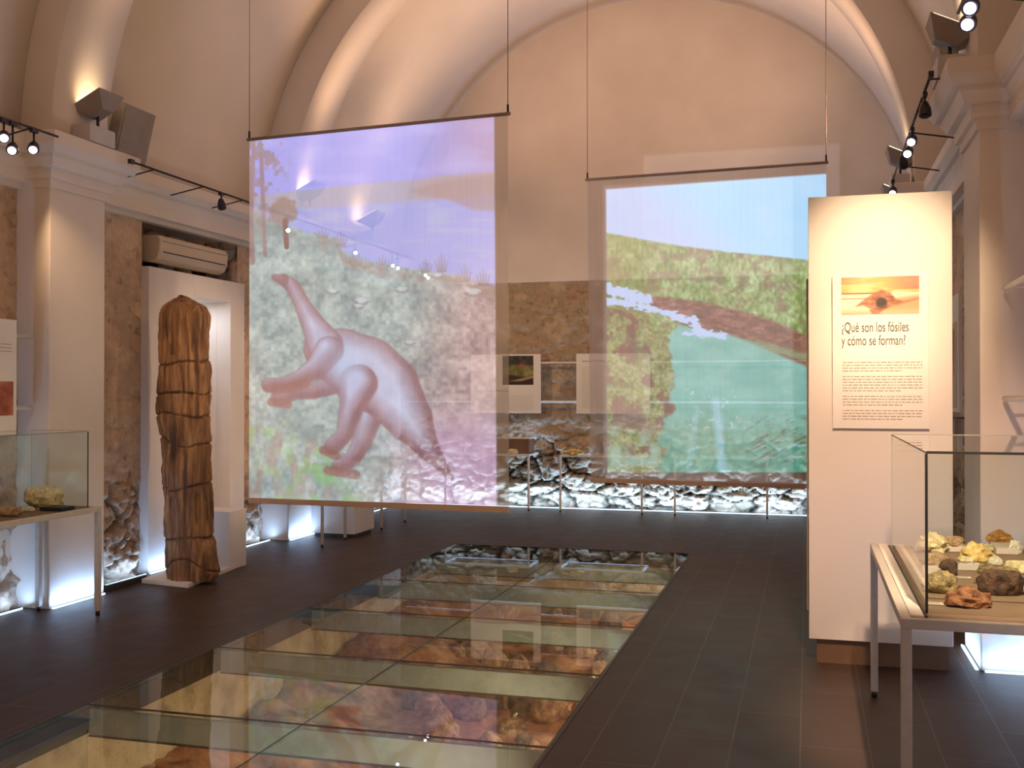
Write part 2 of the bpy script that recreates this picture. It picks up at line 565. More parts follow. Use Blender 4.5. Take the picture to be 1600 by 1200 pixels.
def structure(o):
    o['kind'] = 'structure'
    return o


# ================================================================== SETTING
XL, XR = -5.36, 0.95          # pilaster faces
WL, WR = -5.64, 1.22          # stone wall faces
YB = 14.2                     # back wall
YF = -2.2                     # room runs on behind the camera
PX0, PX1, PY0, PY1 = -3.56, -1.12, 2.12, 10.5     # glazed pit
CZ = 3.48                     # top of cornice

# floor around the pit
f = MB()
f.box(WL - .1, YF, -.13, PX0, YB + .1, 0); f.box(PX1, YF, -.13, WR + .1, YB + .1, 0)
f.box(PX0, YF, -.13, PX1, PY0, 0); f.box(PX0, PY1, -.13, PX1, YB + .1, 0)
structure(f.build('floor', 'slate_floor'))


def stone_grid(origin, du, w, h, nrm, res, rough_fn, seed, mat, block=(0.42, 0.26), slack=0.0):
    nu, nv = max(2, int(w / res)) + 1, max(2, int(h / res)) + 1
    U, V = np.meshgrid(np.linspace(0, w, nu), np.linspace(0, h, nv))
    U, V = U.ravel(), V.ravel()
    P = np.array(origin)[None] + U[:, None] * np.array(du)[None] + V[:, None] * np.array([0, 0, 1])[None]
    Lw = rough_fn(U, V, P)
    warp = fbm(P * 2.1 + 5, 3, seed) - .5
    w2 = fbm(P * 2.3 + 31, 3, seed + 9) - .5
    f1, f2, cid = worley(np.stack([(U + .5 * warp) / block[0], (V + .35 * w2) / block[1]], 1), seed)
    g1, g2, gid = worley(np.stack([(U + .3 * w2) / (block[0] * .38), (V + .2 * warp) / (block[1] * .38)], 1), seed + 3)
    edge = np.exp(-((f2 - f1) / .09) ** 2)
    edge2 = np.exp(-((g2 - g1) / .13) ** 2)
    big = (fbm(P * 1.5, 4, seed + 20) - .5) * .05
    fine = (fbm(P * 9, 4, seed + 30) - .5) * .030
    pits = np.clip(fbm(P * 7.5, 4, seed + 40) - .66, 0, 1) * .22
    d = big + fine - pits * (.4 + Lw) + Lw * (.10 * (cid - .5) + .05 * (gid - .5) - .10 * edge - .045 * edge2 + (fbm(P * 5, 4, seed + 50) - .5) * .10) - (1 - Lw) * .004 * edge + (fbm(P * 16, 3, seed + 70) - .5) * .018
    cav = np.clip(Lw * (1.0 * edge + .55 * edge2) * (.3 + 1.1 * fbm(P * 3, 2, seed + 60)) + np.clip(pits * 8, 0, .9) + (1 - Lw) * .08 * edge, 0, 1)
    rim = np.minimum.reduce([U, w - U, h - V]) / .05
    d = d * np.clip(rim, 0, 1)
    P = P + d[:, None] * np.array(nrm)[None]
    return grid_mesh('stone', P, nu, nv, mat, attrs={'cav': cav})


def low(a, b, base=0.12):
    return lambda U, V, P: base + (1 - base) * (1 - sstep(a, b, V + .35 * (fbm(P * 1.2, 3, 77) - .5)))


# back wall: rubble below, plaster tympanum above
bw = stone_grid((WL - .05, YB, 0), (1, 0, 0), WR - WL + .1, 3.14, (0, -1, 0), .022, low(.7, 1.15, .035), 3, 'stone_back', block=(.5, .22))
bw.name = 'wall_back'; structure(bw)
f = MB()
n = 40
arc = [(-2.05 + 3.72 * math.cos(math.pi * k / n), 3.12 + 4.0 * math.sin(math.pi * k / n)) for k in range(n + 1)]
vs = [(x, YB - .012, z) for x, z in arc] + [(x, YB + .2, z) for x, z in arc]
f.add(vs, [tuple(range(n + 1)), tuple(reversed(range(n + 1, 2 * n + 2)))] + [(k, k + 1, n + 2 + k, n + 1 + k) for k in range(n)] + [(n, 0, n + 1, 2 * n + 1)])
structure(f.build('wall_back', 'plaster'))

# left wall in bays, with the tall niche of the white portal and the hole above it
L = []
L.append(stone_grid((WL, YF, 0), (0, 1, 0), 6.58 - YF, 3.16, (1, 0, 0), .05, low(.5, .95), 11, 'stone'))
L.append(stone_grid((WL, 7.12, 0), (0, 1, 0), 0.93, 3.16, (1, 0, 0), .022, low(.45, .95, .05), 12, 'stone'))
L.append(stone_grid((WL, 9.66, 0), (0, 1, 0), 0.60, 3.16, (1, 0, 0), .03, low(.5, 1.0, .05), 13, 'stone'))
L.append(stone_grid((WL, 10.86, 0), (0, 1, 0), YB - 10.86, 3.16, (1, 0, 0), .03, low(.5, .95), 14, 'stone'))
L.append(stone_grid((-6.02, 7.95, 2.6), (0, 1, 0), 1.8, .6, (1, 0, 0), .04, low(.9, 1.1, .5), 15, 'stone'))
L.append(stone_grid((-6.02, 8.04, 2.6), (1, 0, 0), .38, .6, (0, 1, 0), .04, low(.9, 1.1, .5), 16, 'stone'))
L.append(stone_grid((-6.02, 9.67, 2.6), (1, 0, 0), .38, .6, (0, -1, 0), .04, low(.9, 1.1, .5), 17, 'stone'))
structure(join_meshes('wall_left', L))
f = MB(); f.box(-6.4, YF, -.13, -6.06, YB, 3.2); f.box(-6.06, YF, -.13, WL - .06, 8.0, 3.2); f.box(-6.06, 9.72, -.13, WL - .06, YB, 3.2)
f.box(-6.06, 8.0, 3.14, WL - .02, 9.72, 3.3)
structure(f.build('wall_left', 'plaster'))
Rr = []
Rr.append(stone_grid((WR, 7.12, 0), (0, 1, 0), 3.16, 3.16, (-1, 0, 0), .05, low(.6, 1.0), 21, 'stone'))
Rr.append(stone_grid((WR, 10.86, 0), (0, 1, 0), YB - 10.86, 3.16, (-1, 0, 0), .05, low(.6, 1.0), 22, 'stone'))
structure(join_meshes('wall_right', Rr))
f = MB(); f.box(WR, YF, 0, WR + .3, 6.6, 3.2); f.box(WR + .06, 6.6, 0, WR + .3, YB, 3.2)
structure(f.build('wall_right', 'plaster'))

# pilasters
PIL = [(6.54, 7.17), (10.24, 10.88), (2.3, 2.95)]
ti = 0
for (y0, y1) in PIL:
    for side in (-1, 1):
        f = MB()
        if side < 0: f.box(WL - .08, y0, 0, XL, y1, 3.2)
        else: f.box(XR, y0, 0, WR + .08, y1, 3.2)
        ti += 1
        structure(f.build('trim_%d' % ti, 'plaster', bevel=.008))

# cornice with breaks around the pilasters
PROF = [(-.05, 3.10), (.02, 3.10), (.02, 3.16), (.045, 3.165), (.05, 3.19), (.05, 3.235), (.09, 3.24), (.105, 3.275), (.12, 3.30), (.12, 3.325),
        (.155, 3.33), (.175, 3.36), (.19, 3.385), (.19, 3.47), (.17, CZ), (-.05, CZ)]


def cornice(side):
    wx, px = (WL + .03, XL) if side < 0 else (WR - .03, XR)
    s = -side
    pts = [(wx, YF, s, 0)]
    for (y0, y1) in sorted(PIL):
        pts += [(wx, y0, s, -1), (px, y0, s, -1), (px, y1, s, 1), (wx, y1, s, 1)]
    pts.append((wx, YB - .06, s, 0))
    return MB().sweep(PROF, pts)


for side in (-1, 1):
    ti += 1
    structure(cornice(side).build('trim_%d' % ti, 'plaster'))
ti += 1
f = MB().box(WL - .1, YF, 3.14, WL + .12, YB, CZ); f.box(WR - .12, YF, 3.14, WR + .1, YB, CZ)
structure(f.build('trim_%d' % ti, 'plaster'))


# vault and transverse arches
def arch_pts(r, n=64, cx=-2.2, z0=3.46):
    return [(cx + r * math.cos(math.pi * k / n), z0 + r * math.sin(math.pi * k / n)) for k in range(n + 1)]


def shell(y0, y1, r0, r1, cx=-2.2, n=64):
    f = MB()
    a, b = arch_pts(r0, n, cx), arch_pts(r1, n, cx)
    vs = [(x, y0, z) for x, z in a] + [(x, y1, z) for x, z in a] + [(x, y0, z) for x, z in b] + [(x, y1, z) for x, z in b]
    m = n + 1
    fi, fo = [], []
    for k in range(n):
        fi.append((k, k + 1, m + k + 1, m + k)); fi.append((2 * m + k, 3 * m + k, 3 * m + k + 1, 2 * m + k + 1))
        fo.append((k, 2 * m + k, 2 * m + k + 1, k + 1)); fo.append((m + k, m + k + 1, 3 * m + k + 1, 3 * m + k))
    fo.append((0, m, 3 * m, 2 * m)); fo.append((n, 2 * m + n, 3 * m + n, m + n))
    f.add(vs, fi + fo)
    f.sm = [True] * len(fi) + [False] * len(fo)
    return f


c = MB()
for (y0, y1, r, cx) in ((YF, 2.3, 3.42, -2.2), (2.95, 6.54, 3.42, -2.2), (7.17, 10.24, 3.50, -2.2), (10.88, YB + .1, 3.46, -2.1)):
    s_ = shell(y0 - .02, y1 + .02, r, r + .15, cx)
    c.add(s_.v, s_.f); c.sm[-len(s_.f):] = s_.sm
structure(c.build('ceiling', 'vault_plaster'))
for (y0, y1) in PIL:
    ti += 1
    structure(shell(y0, y1, 3.15, 3.75).build('trim_%d' % ti, 'vault_plaster'))

# ================================================================== PORTAL, AIR CONDITIONER, LOG
t = thing('niche_surround', (-5.5, 8.6, 0), 'tall white boxed surround with a pale lit niche behind the fossil trunk', 'wall panel')
f = MB()
f.box(-5.72, 8.04, 0, -5.56, 8.73, 2.70); f.box(-5.72, 9.40, 0, -5.56, 9.67, 2.70); f.box(-5.72, 8.73, 2.49, -5.56, 9.40, 2.70)
f.build('frame', 'white_paint', t, bevel=.004)
f = MB(); f.box(-6.0, 8.71, 0, -5.98, 9.42, 2.51); f.box(-5.98, 8.71, 0, -5.72, 8.73, 2.51); f.box(-5.98, 9.40, 0, -5.72, 9.42, 2.51); f.box(-5.98, 8.73, 2.49, -5.72, 9.40, 2.51)
f.build('niche_lining', 'white_paint', t)
lamp('AREA', 'niche_light', (-5.85, 9.06, 2.46), (-5.86, 9.06, 0), 3.2, (0.80, 0.88, 1.0), .12, size_y=.55)

t = thing('pedestal', (-5.2, 8.55, 0), 'low white square pedestal behind the fossil trunk against the niche', 'pedestal')
MB().box(-5.53, 8.40, 0, -4.98, 8.70, .51).build('box', 'white_paint', t, bevel=.004)
MB().box(-5.535, 8.395, .51, -4.975, 8.705, .522).build('top', 'white_paint', t)

t = thing('air_conditioner', (-5.5, 8.6, 2.7), 'cream wall air conditioner in the dark hole above the white niche surround', 'air conditioner')
f = MB()
pr = [(-.10, .03), (.10, .0), (.16, .03), (.19, .09), (.20, .20), (.17, .245), (-.10, .25)]
vs = [(-5.75 + u, 8.20, 2.755 + z) for u, z in pr] + [(-5.75 + u, 9.34, 2.755 + z) for u, z in pr]
k = len(pr)
f.add(vs, [tuple(range(k)), tuple(reversed(range(k, 2 * k)))] + [(i, (i + 1) % k, k + (i + 1) % k, k + i) for i in range(k)])
f.build('housing', 'ac_plastic', t, bevel=.012)
MB().obox((-5.556, 8.77, 2.85), (.006, 1.04, .008), (0, 0, 0)).build('louvre_slot', 'black', t)
MB().obox((-5.551, 8.77, 2.945), (.006, 1.08, .006), (0, 0, 0)).build('panel_seam', 'grey_unit', t)
MB().box(-5.84, 8.35, 2.70, -5.68, 8.41, 2.79).build('bracket', 'dark_metal', t)
MB().box(-5.84, 9.15, 2.70, -5.68, 9.21, 2.79).build('bracket', 'dark_metal', t)

# the fossil trunk
t = thing('fossil_tree', (-5.02, 7.8, 0), 'tall brown fossil tree trunk standing on end, cracked across in seven places', 'fossil')
rows = [(903, 268, 335), (890, 262, 340), (872, 262, 337), (850, 263, 332), (838, 263, 329), (800, 262, 325), (760, 257, 323), (725, 255, 323), (700, 253, 325), (650, 253, 326),
        (620, 252, 325), (570, 252, 322), (540, 251, 321), (510, 250, 321), (492, 252, 320), (480, 258, 314), (472, 266, 305), (466, 276, 296), (461, 278, 286)]
nz, na = 420, 110
zs = np.linspace(0.03, 2.41, nz)
rz = [at_y(x0, y, 7.8)[2] for y, x0, x1 in rows]
rxa = [at_y(x0, y, 7.8)[0] for y, x0, x1 in rows]; rxb = [at_y(x1, y, 7.8)[0] for y, x0, x1 in rows]
order = np.argsort(rz)
rz = np.array(rz)[order]; rxa = np.array(rxa)[order]; rxb = np.array(rxb)[order]
P = []
cavl = []
cracks = [(at_y(290, y, 7.8)[2], w) for y, w in ((567, .02), (614, .012), (648, .012), (690, .045), (759, .03), (838, .012), (880, .06))]
A = np.linspace(0, 2 * math.pi, na, endpoint=False)
for z in zs:
    xa, xb = np.interp(z, rz, rxa), np.interp(z, rz, rxb)
    cx, rx = (xa + xb) / 2, (xb - xa) / 2
    ry = .15 * min(1, rx / .15)
    ca, sa = np.cos(A), np.sin(A)
    X = cx + rx * np.sign(ca) * np.abs(ca) ** .75
    Y = 7.8 + ry * np.sign(sa) * np.abs(sa) ** .8
    Q = np.stack([X, Y, np.full(na, z)], 1)
    g = np.zeros(na)
    for i, (zc, wv) in enumerate(cracks):
        zz = zc + wv * np.sin((X - cx) / .2 * 2.2 + i * 1.3) + .07 * (fbm(np.stack([X * 7, Y * 7, np.full(na, i * 3.1)], 1), 4, 5 + i) - .5)
        g = np.maximum(g, np.exp(-((z - zz) / (.006 + .008 * vnoise(np.stack([X * 14, Y * 14, np.full(na, i * 1.7)], 1), 40 + i))) ** 2) * (.55 + .5 * vnoise(np.stack([X * 20, Y * 20, np.full(na, i * 1.0)], 1), 60)))
    # the long split in the crown
    g = np.maximum(g, np.exp(-((X - (cx - .01 + .04 * (z - 2.1))) / .012) ** 2) * (Y < 7.8) * (z > 1.9) * .9)
    fis = np.clip(fbm(Q * np.array([20, 20, 1.6]), 3, 23) - .56, 0, 1) * 5
    g = np.maximum(g, np.clip(fis, 0, .8))
    lump = (fbm(Q * np.array([6, 6, 2.0]), 4, 9) - .5) * .11 + (fbm(Q * np.array([30, 30, 5]), 3, 19) - .5) * .035 - g * .018 + .012 * (vnoise(np.array([[0.0, 0.0, z * 4.5]]), 3)[0] - .5)
    D = np.stack([ca, sa, np.zeros(na)], 1)
    P.append(Q + D * lump[:, None]); cavl.append(g)
P = np.concatenate(P); cav = np.concatenate(cavl)
vs = [tuple(p) for p in P] + [(P[:na, 0].mean(), 7.8, .03), (P[-na:, 0].mean(), 7.8, 2.415)]
fs = [(j * na + k, j * na + (k + 1) % na, (j + 1) * na + (k + 1) % na, (j + 1) * na + k) for j in range(nz - 1) for k in range(na)]
fs += [(nz * na, (k + 1) % na, k) for k in range(na)] + [(nz * na + 1, (nz - 1) * na + k, (nz - 1) * na + (k + 1) % na) for k in range(na)]
f = MB(); f.add(vs, fs, True)
lg = f.build('trunk', 'fossil_wood', t)
a_ = lg.data.attributes.new('cav', 'FLOAT', 'POINT')
a_.data.foreach_set('value', np.concatenate([cav, [0, 0]]).astype(np.float32))
pl = MB()
a = [at_z(221, 911, 0), at_z(294, 919, 0), at_z(367, 889, 0), at_z(300, 884, 0)]
pl.add([(p[0], p[1], 0) for p in a] + [(p[0], p[1], .035) for p in a], [(0, 1, 2, 3), (4, 5, 6, 7), (0, 1, 5, 4), (1, 2, 6, 5), (2, 3, 7, 6), (3, 0, 4, 7)])
pl.build('base_plate', 'white_paint', t, bevel=.003)
# small glass cover lying on the floor beside it
t = thing('floor_glass_cover', (-5.5, 7.5, 0), 'small dark edged glass slab on the floor left of the fossil trunk', 'glass cover')
MB().box(-5.56, 7.26, .0, -5.40, 7.76, .05).build('glass', 'case_glass', t)
MB().box(-5.40, 7.26, .0, -5.385, 7.76, .05).box(-5.56, 7.245, 0, -5.385, 7.26, .05).build('edge', 'curb', t)

# ================================================================== PIT UNDER THE GLASS
f = MB()
cb = .14
cz0, cz1 = -.14, -.0
f.box(PX0 - .02, PY0, cz0, PX0 + .03, PY1, -.022); f.box(PX1 - .03, PY0, cz0, PX1 + .02, PY1, -.022)
f.box(PX0, PY1 - .04, cz0, PX1, PY1 + .02, -.022); f.box(PX0, PY0 - .02, cz0, PX1, PY0 + .04, -.022)
tag(f.build('pit_frame', 'curb'), 'dark steel curb frame lining the opening under the glass floor', 'frame')
walls = []


def pit_fn(U, V, P): return np.full(len(U), .22)


walls.append(stone_grid((PX0 - .10, PY0 - .1, -1.25), (0, 1, 0), PY1 - PY0 + .2, 1.12, (1, 0, 0), .04, pit_fn, 31, 'pit_stone', block=(.7, .3)))
walls.append(stone_grid((PX1 + .10, PY0 - .1, -1.25), (0, 1, 0), PY1 - PY0 + .2, 1.12, (-1, 0, 0), .05, pit_fn, 32, 'pit_stone', block=(.7, .3)))
walls.append(stone_grid((PX0 - .12, PY1 + .08, -1.25), (1, 0, 0), PX1 - PX0 + .24, 1.12, (0, -1, 0), .04, pit_fn, 33, 'pit_stone', block=(.5, .3)))
pw = join_meshes('wall_pit', walls); structure(pw)
nu, nv = 130, 420
U, V = np.meshgrid(np.linspace(PX0 - .12, PX1 + .12, nu), np.linspace(PY0 - .2, PY1 + .1, nv))
U, V = U.ravel(), V.ravel()
Q = np.stack([U, V, np.zeros(len(U))], 1)


def ground_z(x, y):
    q = np.stack([np.atleast_1d(x), np.atleast_1d(y), np.zeros(np.size(x))], 1).astype(float)
    left = np.exp(-((q[:, 0] - PX0) / .55) ** 2)
    return -.82 + .26 * left + .32 * (fbm(q * 1.6, 3, 8) - .5) + .12 * (fbm(q * 5, 4, 18) - .5) + .14 * sstep(6, 9, q[:, 1])


Q[:, 2] = ground_z(U, V)
eb = grid_mesh('earth_bed', Q, nu, nv, 'earth')
tag(eb, 'red brown excavated earth lying under the glass floor', 'earth', kind='stuff')


def rock_mesh(name, size, seed, rough=.25, sub=4, flat=0.0, facet=False, spike=0.0):
    if facet: rough = max(rough, .42)
    bm = bmesh.new()
    bmesh.ops.create_icosphere(bm, subdivisions=3 if facet else sub, radius=1.0)
    co = np.array([v.co[:] for v in bm.verts])
    n_ = (fbm(co * 1.5 + seed * 3.7, 3, seed) - .5) * 2.6 * rough + (fbm(co * 4 + seed, 4, seed + 5) - .5) * rough * 1.3
    if facet:
        n_ = n_ + (worley(co[:, :2] * 2.5 + seed, seed)[2] - .5) * rough * .6
    if spike:
        n_ = n_ + spike * np.clip(fbm(co * 3.2 + seed, 2, seed + 9) - .5, 0, 1) * 2
    co = co * (1 + n_)[:, None]
    if flat: co[:, 2] = np.where(co[:, 2] > 1 - flat, 1 - flat + (co[:, 2] - 1 + flat) * .1, co[:, 2])
    co[:, 2] = np.maximum(co[:, 2], -.55)
    co[:, 2] -= co[:, 2].min()
    ex = co.max(0) - co.min(0)
    co = co / ex * np.array(size)
    co[:, :2] -= (co[:, :2].max(0) + co[:, :2].min(0)) / 2
    for v, c_ in zip(bm.verts, co): v.co = c_
    me = bpy.data.meshes.new(name); bm.to_mesh(me); bm.free()
    for p in me.polygons: p.use_smooth = not facet
    return me


def rock(name, loc, size, seed, mat, label, cat, group=None, rz=0.0, parent=None, **kw):
    me = rock_mesh(name, size, seed, **kw)
    me.materials.append(M(mat))
    o = bpy.data.objects.new(name, me); C.objects.link(o)
    o.location = loc; o.rotation_euler = (0, 0, rz)
    if parent: o.parent = parent
    return tag(o, label, cat, group)


random.seed(4)
bou = [rock_mesh('boulder', (1, 1, .8), 60 + i, rough=.3, sub=3) for i in range(6)]
for i, me in enumerate(bou): me.materials.append(M('boulder' if i % 3 else 'boulder_dark'))
spots = []
tries = 0
while len(spots) < 110 and tries < 8000:
    tries += 1
    r = random.uniform(.055, .17)
    x = random.uniform(-3.0, PX1 - .05); y = random.uniform(2.5, 10.2)
    if x < -2.55 and random.random() < .6: continue
    if all(math.hypot(x - a, y - b) > (r + c_) * .98 for a, b, c_ in spots):
        spots.append((x, y, r))
for i, (x, y, r) in enumerate(spots):
    o = bpy.data.objects.new('boulder', bou[i % 6]); C.objects.link(o)
    z = float(ground_z(x, y)[0])
    o.location = (x, y, z - r * .35); o.scale = (r * 2, r * 2 * random.uniform(.8, 1.2), r * 2 * random.uniform(.8, 1.25))
    o.rotation_euler = (random.uniform(-.3, .3), random.uniform(-.3, .3), random.uniform(0, 6.28))
    tag(o, 'rounded red brown boulder half buried in the earth under the glass floor', 'boulder', 'boulders in the excavation')

# beams, glass
BY = [3.37, 4.62, 5.87, 7.12, 8.37, 9.62]
pos = ['nearest the camera', 'second from the camera', 'third from the camera', 'fourth from the camera', 'fifth from the camera', 'farthest from the camera']
for i, y in enumerate(BY):
    t = thing('floor_beam', (-2.34, y, -.15), 'pale steel cross beam under the glass floor, ' + pos[i], 'beam', 'cross beams under the glass floor')
    MB().box(PX0 + .03, y - .012, -.150, PX1 - .03, y + .012, -.028).build('web', 'beam_paint', t)
    MB().box(PX0 + .03, y - .020, -.158, PX1 - .03, y + .020, -.150).build('bottom_flange', 'curb', t)
    MB().box(PX0 + .03, y - .013, -.028, PX1 - .03, y + .013, -.022).build('top_flange', 'beam_paint', t)
    MB().box(PX0, y - .008, -.005, PX1, y + .008, .0005).build('joint_seal', 'black', t)
ys = [PY0] + BY + [PY1]
rown = ['nearest', 'second', 'third', 'fourth', 'fifth', 'sixth', 'farthest']
for j in range(7):
    for s_, (x0, x1) in enumerate(((PX0 + .004, -2.342), (-2.338, PX1 - .004))):
        f = MB().box(x0, ys[j] + .008, -.022, x1, ys[j + 1] - .008, 0.0)
        o = f.build('glass_floor_panel', 'floor_glass')
        tag(o, 'glass floor panel %s of the seam in the %s row' % (('left', 'right')[s_], rown[j]), 'glass panel', 'glass floor panels')
random.seed(12)
sh = [rock_mesh('glint_chip', (1, .35, .5), 90 + i, rough=.6, sub=2) for i in range(3)]  # added pale chips that imitate bright glints in the pit
for me in sh:
    me.materials.append(M('glint'))
for i in range(26):
    x, y = random.uniform(-2.6, PX1 - .06), random.choice([random.uniform(5.95, 6.9), random.uniform(7.2, 8.2), random.uniform(4.8, 5.7)])
    o = bpy.data.objects.new('glint_chip', sh[i % 3]); C.objects.link(o)
    r = random.uniform(.04, .11)
    o.location = (x, y, float(ground_z(x, y)[0]) + random.uniform(.0, .10)); o.scale = (r, r, r)
    o.rotation_euler = (random.uniform(-1, 1), random.uniform(-1, 1), random.uniform(0, 6.28))
    tag(o, 'thin pale chip added to imitate a bright glint under the glass floor', 'glint_bit', 'added glint chips in the excavation')
tag(MB().box(-2.3425, PY0, -.006, -2.3375, PY1, .0005).build('seam_strip', 'black'), 'thin dark seam strip running down the middle of the glass floor', 'seam')
tag(MB().box(PX0 - .012, PY0 - .012, -.02, PX0 + .004, PY1 + .012, .003).box(PX1 - .004, PY0 - .012, -.02, PX1 + .012, PY1 + .012, .003)
    .box(PX0, PY1, -.02, PX1, PY1 + .012, .003).box(PX0, PY0 - .012, -.02, PX1, PY0, .003).build('edge_trim', 'curb'), 'thin dark metal trim around the glass floor', 'trim')
for i, y in enumerate([2.7, 4.0, 5.25, 6.5, 7.75, 9.0, 10.05]):
    lamp('AREA', 'pit_light', (PX1 - .10, y, -.19), (PX0, y + .2, -.75), (11, 11, 10, 8, 7, 6, 4)[i], (1.0, 0.72, 0.46), .10, size_y=.5)

# ================================================================== LED LIGHT LINES AT THE WALL FOOT
def led(name, p0, p1, nrm, label, e):
    p0, p1, nrm = Vector(p0), Vector(p1), Vector(nrm)
    mid = (p0 + p1) / 2; Ln = (p1 - p0).length
    t = thing(name, mid, label, 'light strip')
    d = (p1 - p0).normalized()
    q = lambda p, a, z: (p + nrm * a + Vector((0, 0, z)))
    f = MB()
    vs = [q(p0, .008, 0), q(p0, .026, 0), q(p0, .026, .014), q(p0, .008, .008), q(p1, .008, 0), q(p1, .026, 0), q(p1, .026, .014), q(p1, .008, .008)]
    f.add(vs, [(0, 1, 2, 3), (4, 7, 6, 5), (0, 4, 5, 1), (1, 5, 6, 2), (3, 2, 6, 7), (0, 3, 7, 4)])
    f.build('diffuser', 'led_glow', t)
    o = lamp('AREA', name + '_beam', mid + nrm * .06 + Vector((0, 0, .03)), mid + nrm * -.03 + Vector((0, 0, .32)), e * Ln, COOL, .03, size_y=Ln)
    z = -(Vector(mid + nrm * -.03 + Vector((0, 0, .32))) - Vector(o.location)).normalized()
    y = d; x = y.cross(z).normalized()
    o.rotation_euler = Matrix((x, y, z)).transposed().to_euler()


LE = 3.6
led('led_strip', (-5.55, YB - .10, 0), (1.15, YB - .10, 0), (0, -1, 0), 'cool white light strip along the foot of the back wall', 15)
led('led_strip', (WL + .06, 3.0, 0), (WL + .06, 6.5, 0), (1, 0, 0), 'cool white light strip at the left wall foot behind the glass table', LE)
led('led_strip', (XL, 6.56, 0), (XL, 7.15, 0), (1, 0, 0), 'cool white light strip at the foot of the near left pilaster', 5)
led('led_strip', (WL + .06, 7.2, 0), (WL + .06, 8.0, 0), (1, 0, 0), 'cool white light strip left of the fossil trunk', LE)
led('led_strip', (-5.56, 8.05, 0), (-5.56, 8.7, 0), (1, 0, 0), 'cool white light strip at the foot of the white niche surround', LE)
led('led_strip', (WL + .06, 9.72, 0), (WL + .06, 10.2, 0), (1, 0, 0), 'cool white light strip right of the white niche surround', LE)
led('led_strip', (XL, 10.26, 0), (XL, 10.86, 0), (1, 0, 0), 'cool white light strip at the foot of the far left pilaster', 5)
led('led_strip', (WL + .06, 10.9, 0), (WL + .06, 14.05, 0), (1, 0, 0), 'cool white light strip on the left wall beyond the far pilaster', LE)
led('led_strip', (XR, 6.56, 0), (XR, 7.15, 0), (-1, 0, 0), 'cool white light strip at the foot of the right pilaster', 4)
led('led_strip', (XR + .02, 6.54, 0), (WR - .02, 6.54, 0), (0, -1, 0), 'short cool white light strip on the near face of the right pilaster', 4)
led('led_strip', (WR, 3.0, 0), (WR, 6.5, 0), (-1, 0, 0), 'cool white light strip along the right wall under the mineral table', 3)

# ================================================================== PROJECTION SCREENS
def lin(c):
    c = np.clip(np.asarray(c, float) / 255.0, 0, 1)
    return np.where(c <= .04045, c / 12.92, ((c + .055) / 1.055) ** 2.4)


def seg_d(x, y, a, b):
    ax, ay = a; bx, by = b
    dx, dy = bx - ax, by - ay
    tt = np.clip(((x - ax) * dx + (y - ay) * dy) / (dx * dx + dy * dy + 1e-9), 0, 1)
    return np.hypot(x - ax - tt * dx, y - ay - tt * dy), tt


def limb(x, y, pts):
    """signed distance of a tapering chain; pts (x, y, r)"""
    best = np.full(x.shape, 1e3)
    for (a, b) in zip(pts[:-1], pts[1:]):
        d, tt = seg_d(x, y, a[:2], b[:2])
        best = np.minimum(best, d - (a[2] + (b[2] - a[2]) * tt))
    return best


def over(img, m, c):
    m = np.clip(m, 0, 1)[:, None]
    return img * (1 - m) + np.asarray(c, float)[None] * m if np.ndim(c) == 1 else img * (1 - m) + c * m


def poly_mask(x, y, pts, soft=2.0):
    """even-odd polygon with soft rim"""
    ins = np.zeros(x.shape, bool); dm = np.full(x.shape, 1e3)
    k = len(pts)
    for i in range(k):
        (x0, y0), (x1, y1) = pts[i], pts[(i + 1) % k]
        cnd = ((y0 > y) != (y1 > y)) & (x < (x1 - x0) * (y - y0) / ((y1 - y0) + 1e-9) + x0)
        ins ^= cnd
        dm = np.minimum(dm, seg_d(x, y, (x0, y0), (x1, y1))[0])
    return np.clip(.5 + np.where(ins, dm, -dm) / (2 * soft), 0, 1)


def N2(x, y, s, seed, o=4):
    return fbm(np.stack([x / s, y / s, np.zeros(len(x))], 1), o, seed) - .5


